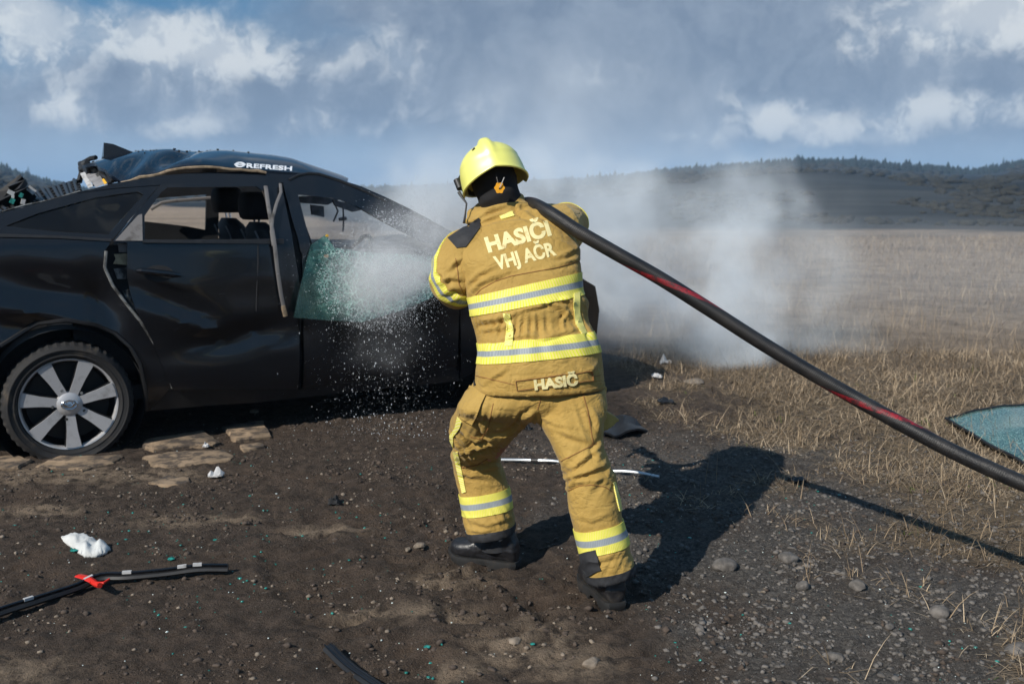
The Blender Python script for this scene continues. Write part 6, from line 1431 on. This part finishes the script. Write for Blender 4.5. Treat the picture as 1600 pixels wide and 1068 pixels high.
# ------------------------------------------------------------------ smoke, mist and hazy air
def volume_mat(name, color, k, aniso=0.):
    m = bpy.data.materials.new(name); m.use_nodes = True; nt = m.node_tree; nt.nodes.clear()
    out = nt.nodes.new('ShaderNodeOutputMaterial'); pv = nt.nodes.new('ShaderNodeVolumePrincipled'); nt.links.new(pv.outputs[0], out.inputs['Volume'])
    pv.inputs['Color'].default_value = (*color, 1); pv.inputs['Density'].default_value = k; pv.inputs['Anisotropy'].default_value = aniso; return m
def volume_grid(name, lo, hi, res, label, build, mat):
    """a voxel cloud: the density field is evaluated once into a grid by geometry nodes"""
    lo, hi = Vector(lo), Vector(hi); c = (lo + hi) / 2; mb = MB(); mb.box((0, 0, 0), hi - lo)
    g = bpy.data.node_groups.new(name, 'GeometryNodeTree'); g.interface.new_socket('Geometry', in_out='INPUT', socket_type='NodeSocketGeometry'); g.interface.new_socket('Geometry', in_out='OUTPUT', socket_type='NodeSocketGeometry')
    b = NB(g); out = g.nodes.new('NodeGroupOutput'); vc = g.nodes.new('GeometryNodeVolumeCube'); sm = g.nodes.new('GeometryNodeSetMaterial')
    wp = b.vm('ADD', g.nodes.new('GeometryNodeInputPosition').outputs[0], tuple(c))
    b.put(vc.inputs['Density'], build(b, wp)); vc.inputs['Min'].default_value = lo - c; vc.inputs['Max'].default_value = hi - c
    for k, r in zip('XYZ', res): vc.inputs['Resolution ' + k].default_value = r
    g.links.new(vc.outputs[0], sm.inputs[0]); sm.inputs['Material'].default_value = mat; g.links.new(sm.outputs[0], out.inputs[0])
    o = mesh_obj(name, mb.v, mb.f, mat, loc=c, smooth=False); o.modifiers.new('cloud', 'NODES').node_group = g
    return tag(o, label, kind='stuff')
def ell(b, pos, c, r, e0=1., e1=.25):
    q = b.vm('DIVIDE', b.vm('SUBTRACT', pos, tuple(c)), tuple(r)); return b.mr(b.vm('LENGTH', q), e0, e1)
#        centre u, v, Y   radii x, y, z   strength
SMOKE = [(940, 390, 7.9, .8, .8, .8, .9), (1010, 470, 8.3, .9, .9, .7, .8), (1090, 440, 8.6, .75, .8, .95, 1.), (1130, 540, 8.3, .55, .6, .42, .95), (1165, 330, 8.9, .55, .6, .6, .75), (1010, 330, 8.6, .9, .8, .5, .55), (1260, 400, 9.2, .7, .7, .9, .28), (1240, 520, 9., .8, .7, .6, .30), (670, 318, 7.8, 1., .8, .55, .9), (800, 320, 8.1, 1.1, .8, .7, .8), (550, 345, 7.9, .8, .6, .4, .6), (900, 200, 9., 1.8, 1., 1.1, .20)]
def smoke_nodes(b, pos):
    w = b.vm('ADD', pos, b.vm('MULTIPLY', b.vm('SUBTRACT', b.noise(pos, 1.3, 5, .62, col=True), (.5, .5, .5)), (1.3, 1.2, 1.2)))
    n = b.noise(b.vm('ADD', w, (3., 1., .4)), 1.25, 6, .6); n2 = b.noise(w, 4.2, 4, .6); d = None
    for (u, v, Y, rx, ry, rz, k) in SMOKE:
        e = b.m('MULTIPLY', ell(b, w, U(u, v, Y), (rx, ry, rz)), k); d = e if d is None else b.m('MAXIMUM', d, e)
    t = b.mr(b.m('ADD', b.m('MULTIPLY', n, .62), b.m('MULTIPLY', n2, .38)), .38, .61, .06, 1.)
    return b.m('MULTIPLY', d, t)
volume_grid('smoke', (-2.6, 6.0, .02), (4.4, 10.4, 3.0), (170, 100, 80), 'pale grey smoke billowing from the front of the wrecked car', smoke_nodes, volume_mat('smoke', (.87, .94, 1.), 2.3, -.4))
def mist_nodes(b, pos):
    w = b.vm('ADD', pos, b.vm('MULTIPLY', b.vm('SUBTRACT', b.noise(pos, 4., 4, .6, col=True), (.5, .5, .5)), (.28, .28, .28)))
    T0 = CARINV.inverted() @ inp(575, 432, -.13); d = None
    for f, r, k in ((.25, .11, 1.), (.42, .18, .9), (.58, .25, .85), (.74, .31, .8), (.88, .34, .8)):
        e = b.m('MULTIPLY', ell(b, w, NOZ1.lerp(T0, f), (r, r * 1.2, r), 1., .1), k); d = e if d is None else b.m('MAXIMUM', d, e)
    for (u, v, Y, r, k) in ((700, 362, 5.2, .36, .7), (650, 356, 5.6, .34, .55), (590, 392, 5.8, .30, .5), (600, 540, 5.5, .30, .10)):
        d = b.m('MAXIMUM', d, b.m('MULTIPLY', ell(b, w, U(u, v, Y), (r, r, r * .8), 1., .1), k))
    return b.m('MULTIPLY', d, b.mr(b.noise(w, 11., 6, .7), .37, .63, .12, 1.))
volume_grid('spray_mist', (-1.5, 4.1, .35), (.1, 6.15, 1.75), (90, 100, 80), 'fine white water mist around the jet in front of the side window', mist_nodes, volume_mat('spray_mist', (.96, .98, 1.), 3.4, -.3))
# thin smoke drifting over the field: overlapping shallow banks that thin out towards their rims
dm = volume_mat('drifting_smoke', (.72, .85, 1.), .013, -.3)
for k, (x, y, rx, ry, rz) in enumerate(((3.4, 11.2, 3.6, 2.8, 1.3), (6.5, 13., 4.5, 3.5, .9))):
    mb = MB(); mb.ball((0, 0, 0), 1., 32, 16); mb.v = [Vector((p.x * rx, p.y * ry, p.z * rz)) * (1 + .22 * mnoise.noise(p * 1.5 + Vector((k * 5, 0, 0)))) for p in mb.v]
    tag(mesh_obj('drifting_smoke', mb.v, mb.f, dm, loc=(x, y, .3)), 'thin bluish smoke drifting low over the dry field', kind='stuff')

hm_ = volume_mat('haze_air', (.45, .70, 1.), .00040)
mb = MB(); mb.box((0, 0, 0), (8400, 8400, 90)); tag(mesh_obj('haze', mb.v, mb.f, hm_, loc=(0, 0, 38), smooth=False), 'pale bluish hazy air over the whole field', kind='stuff')
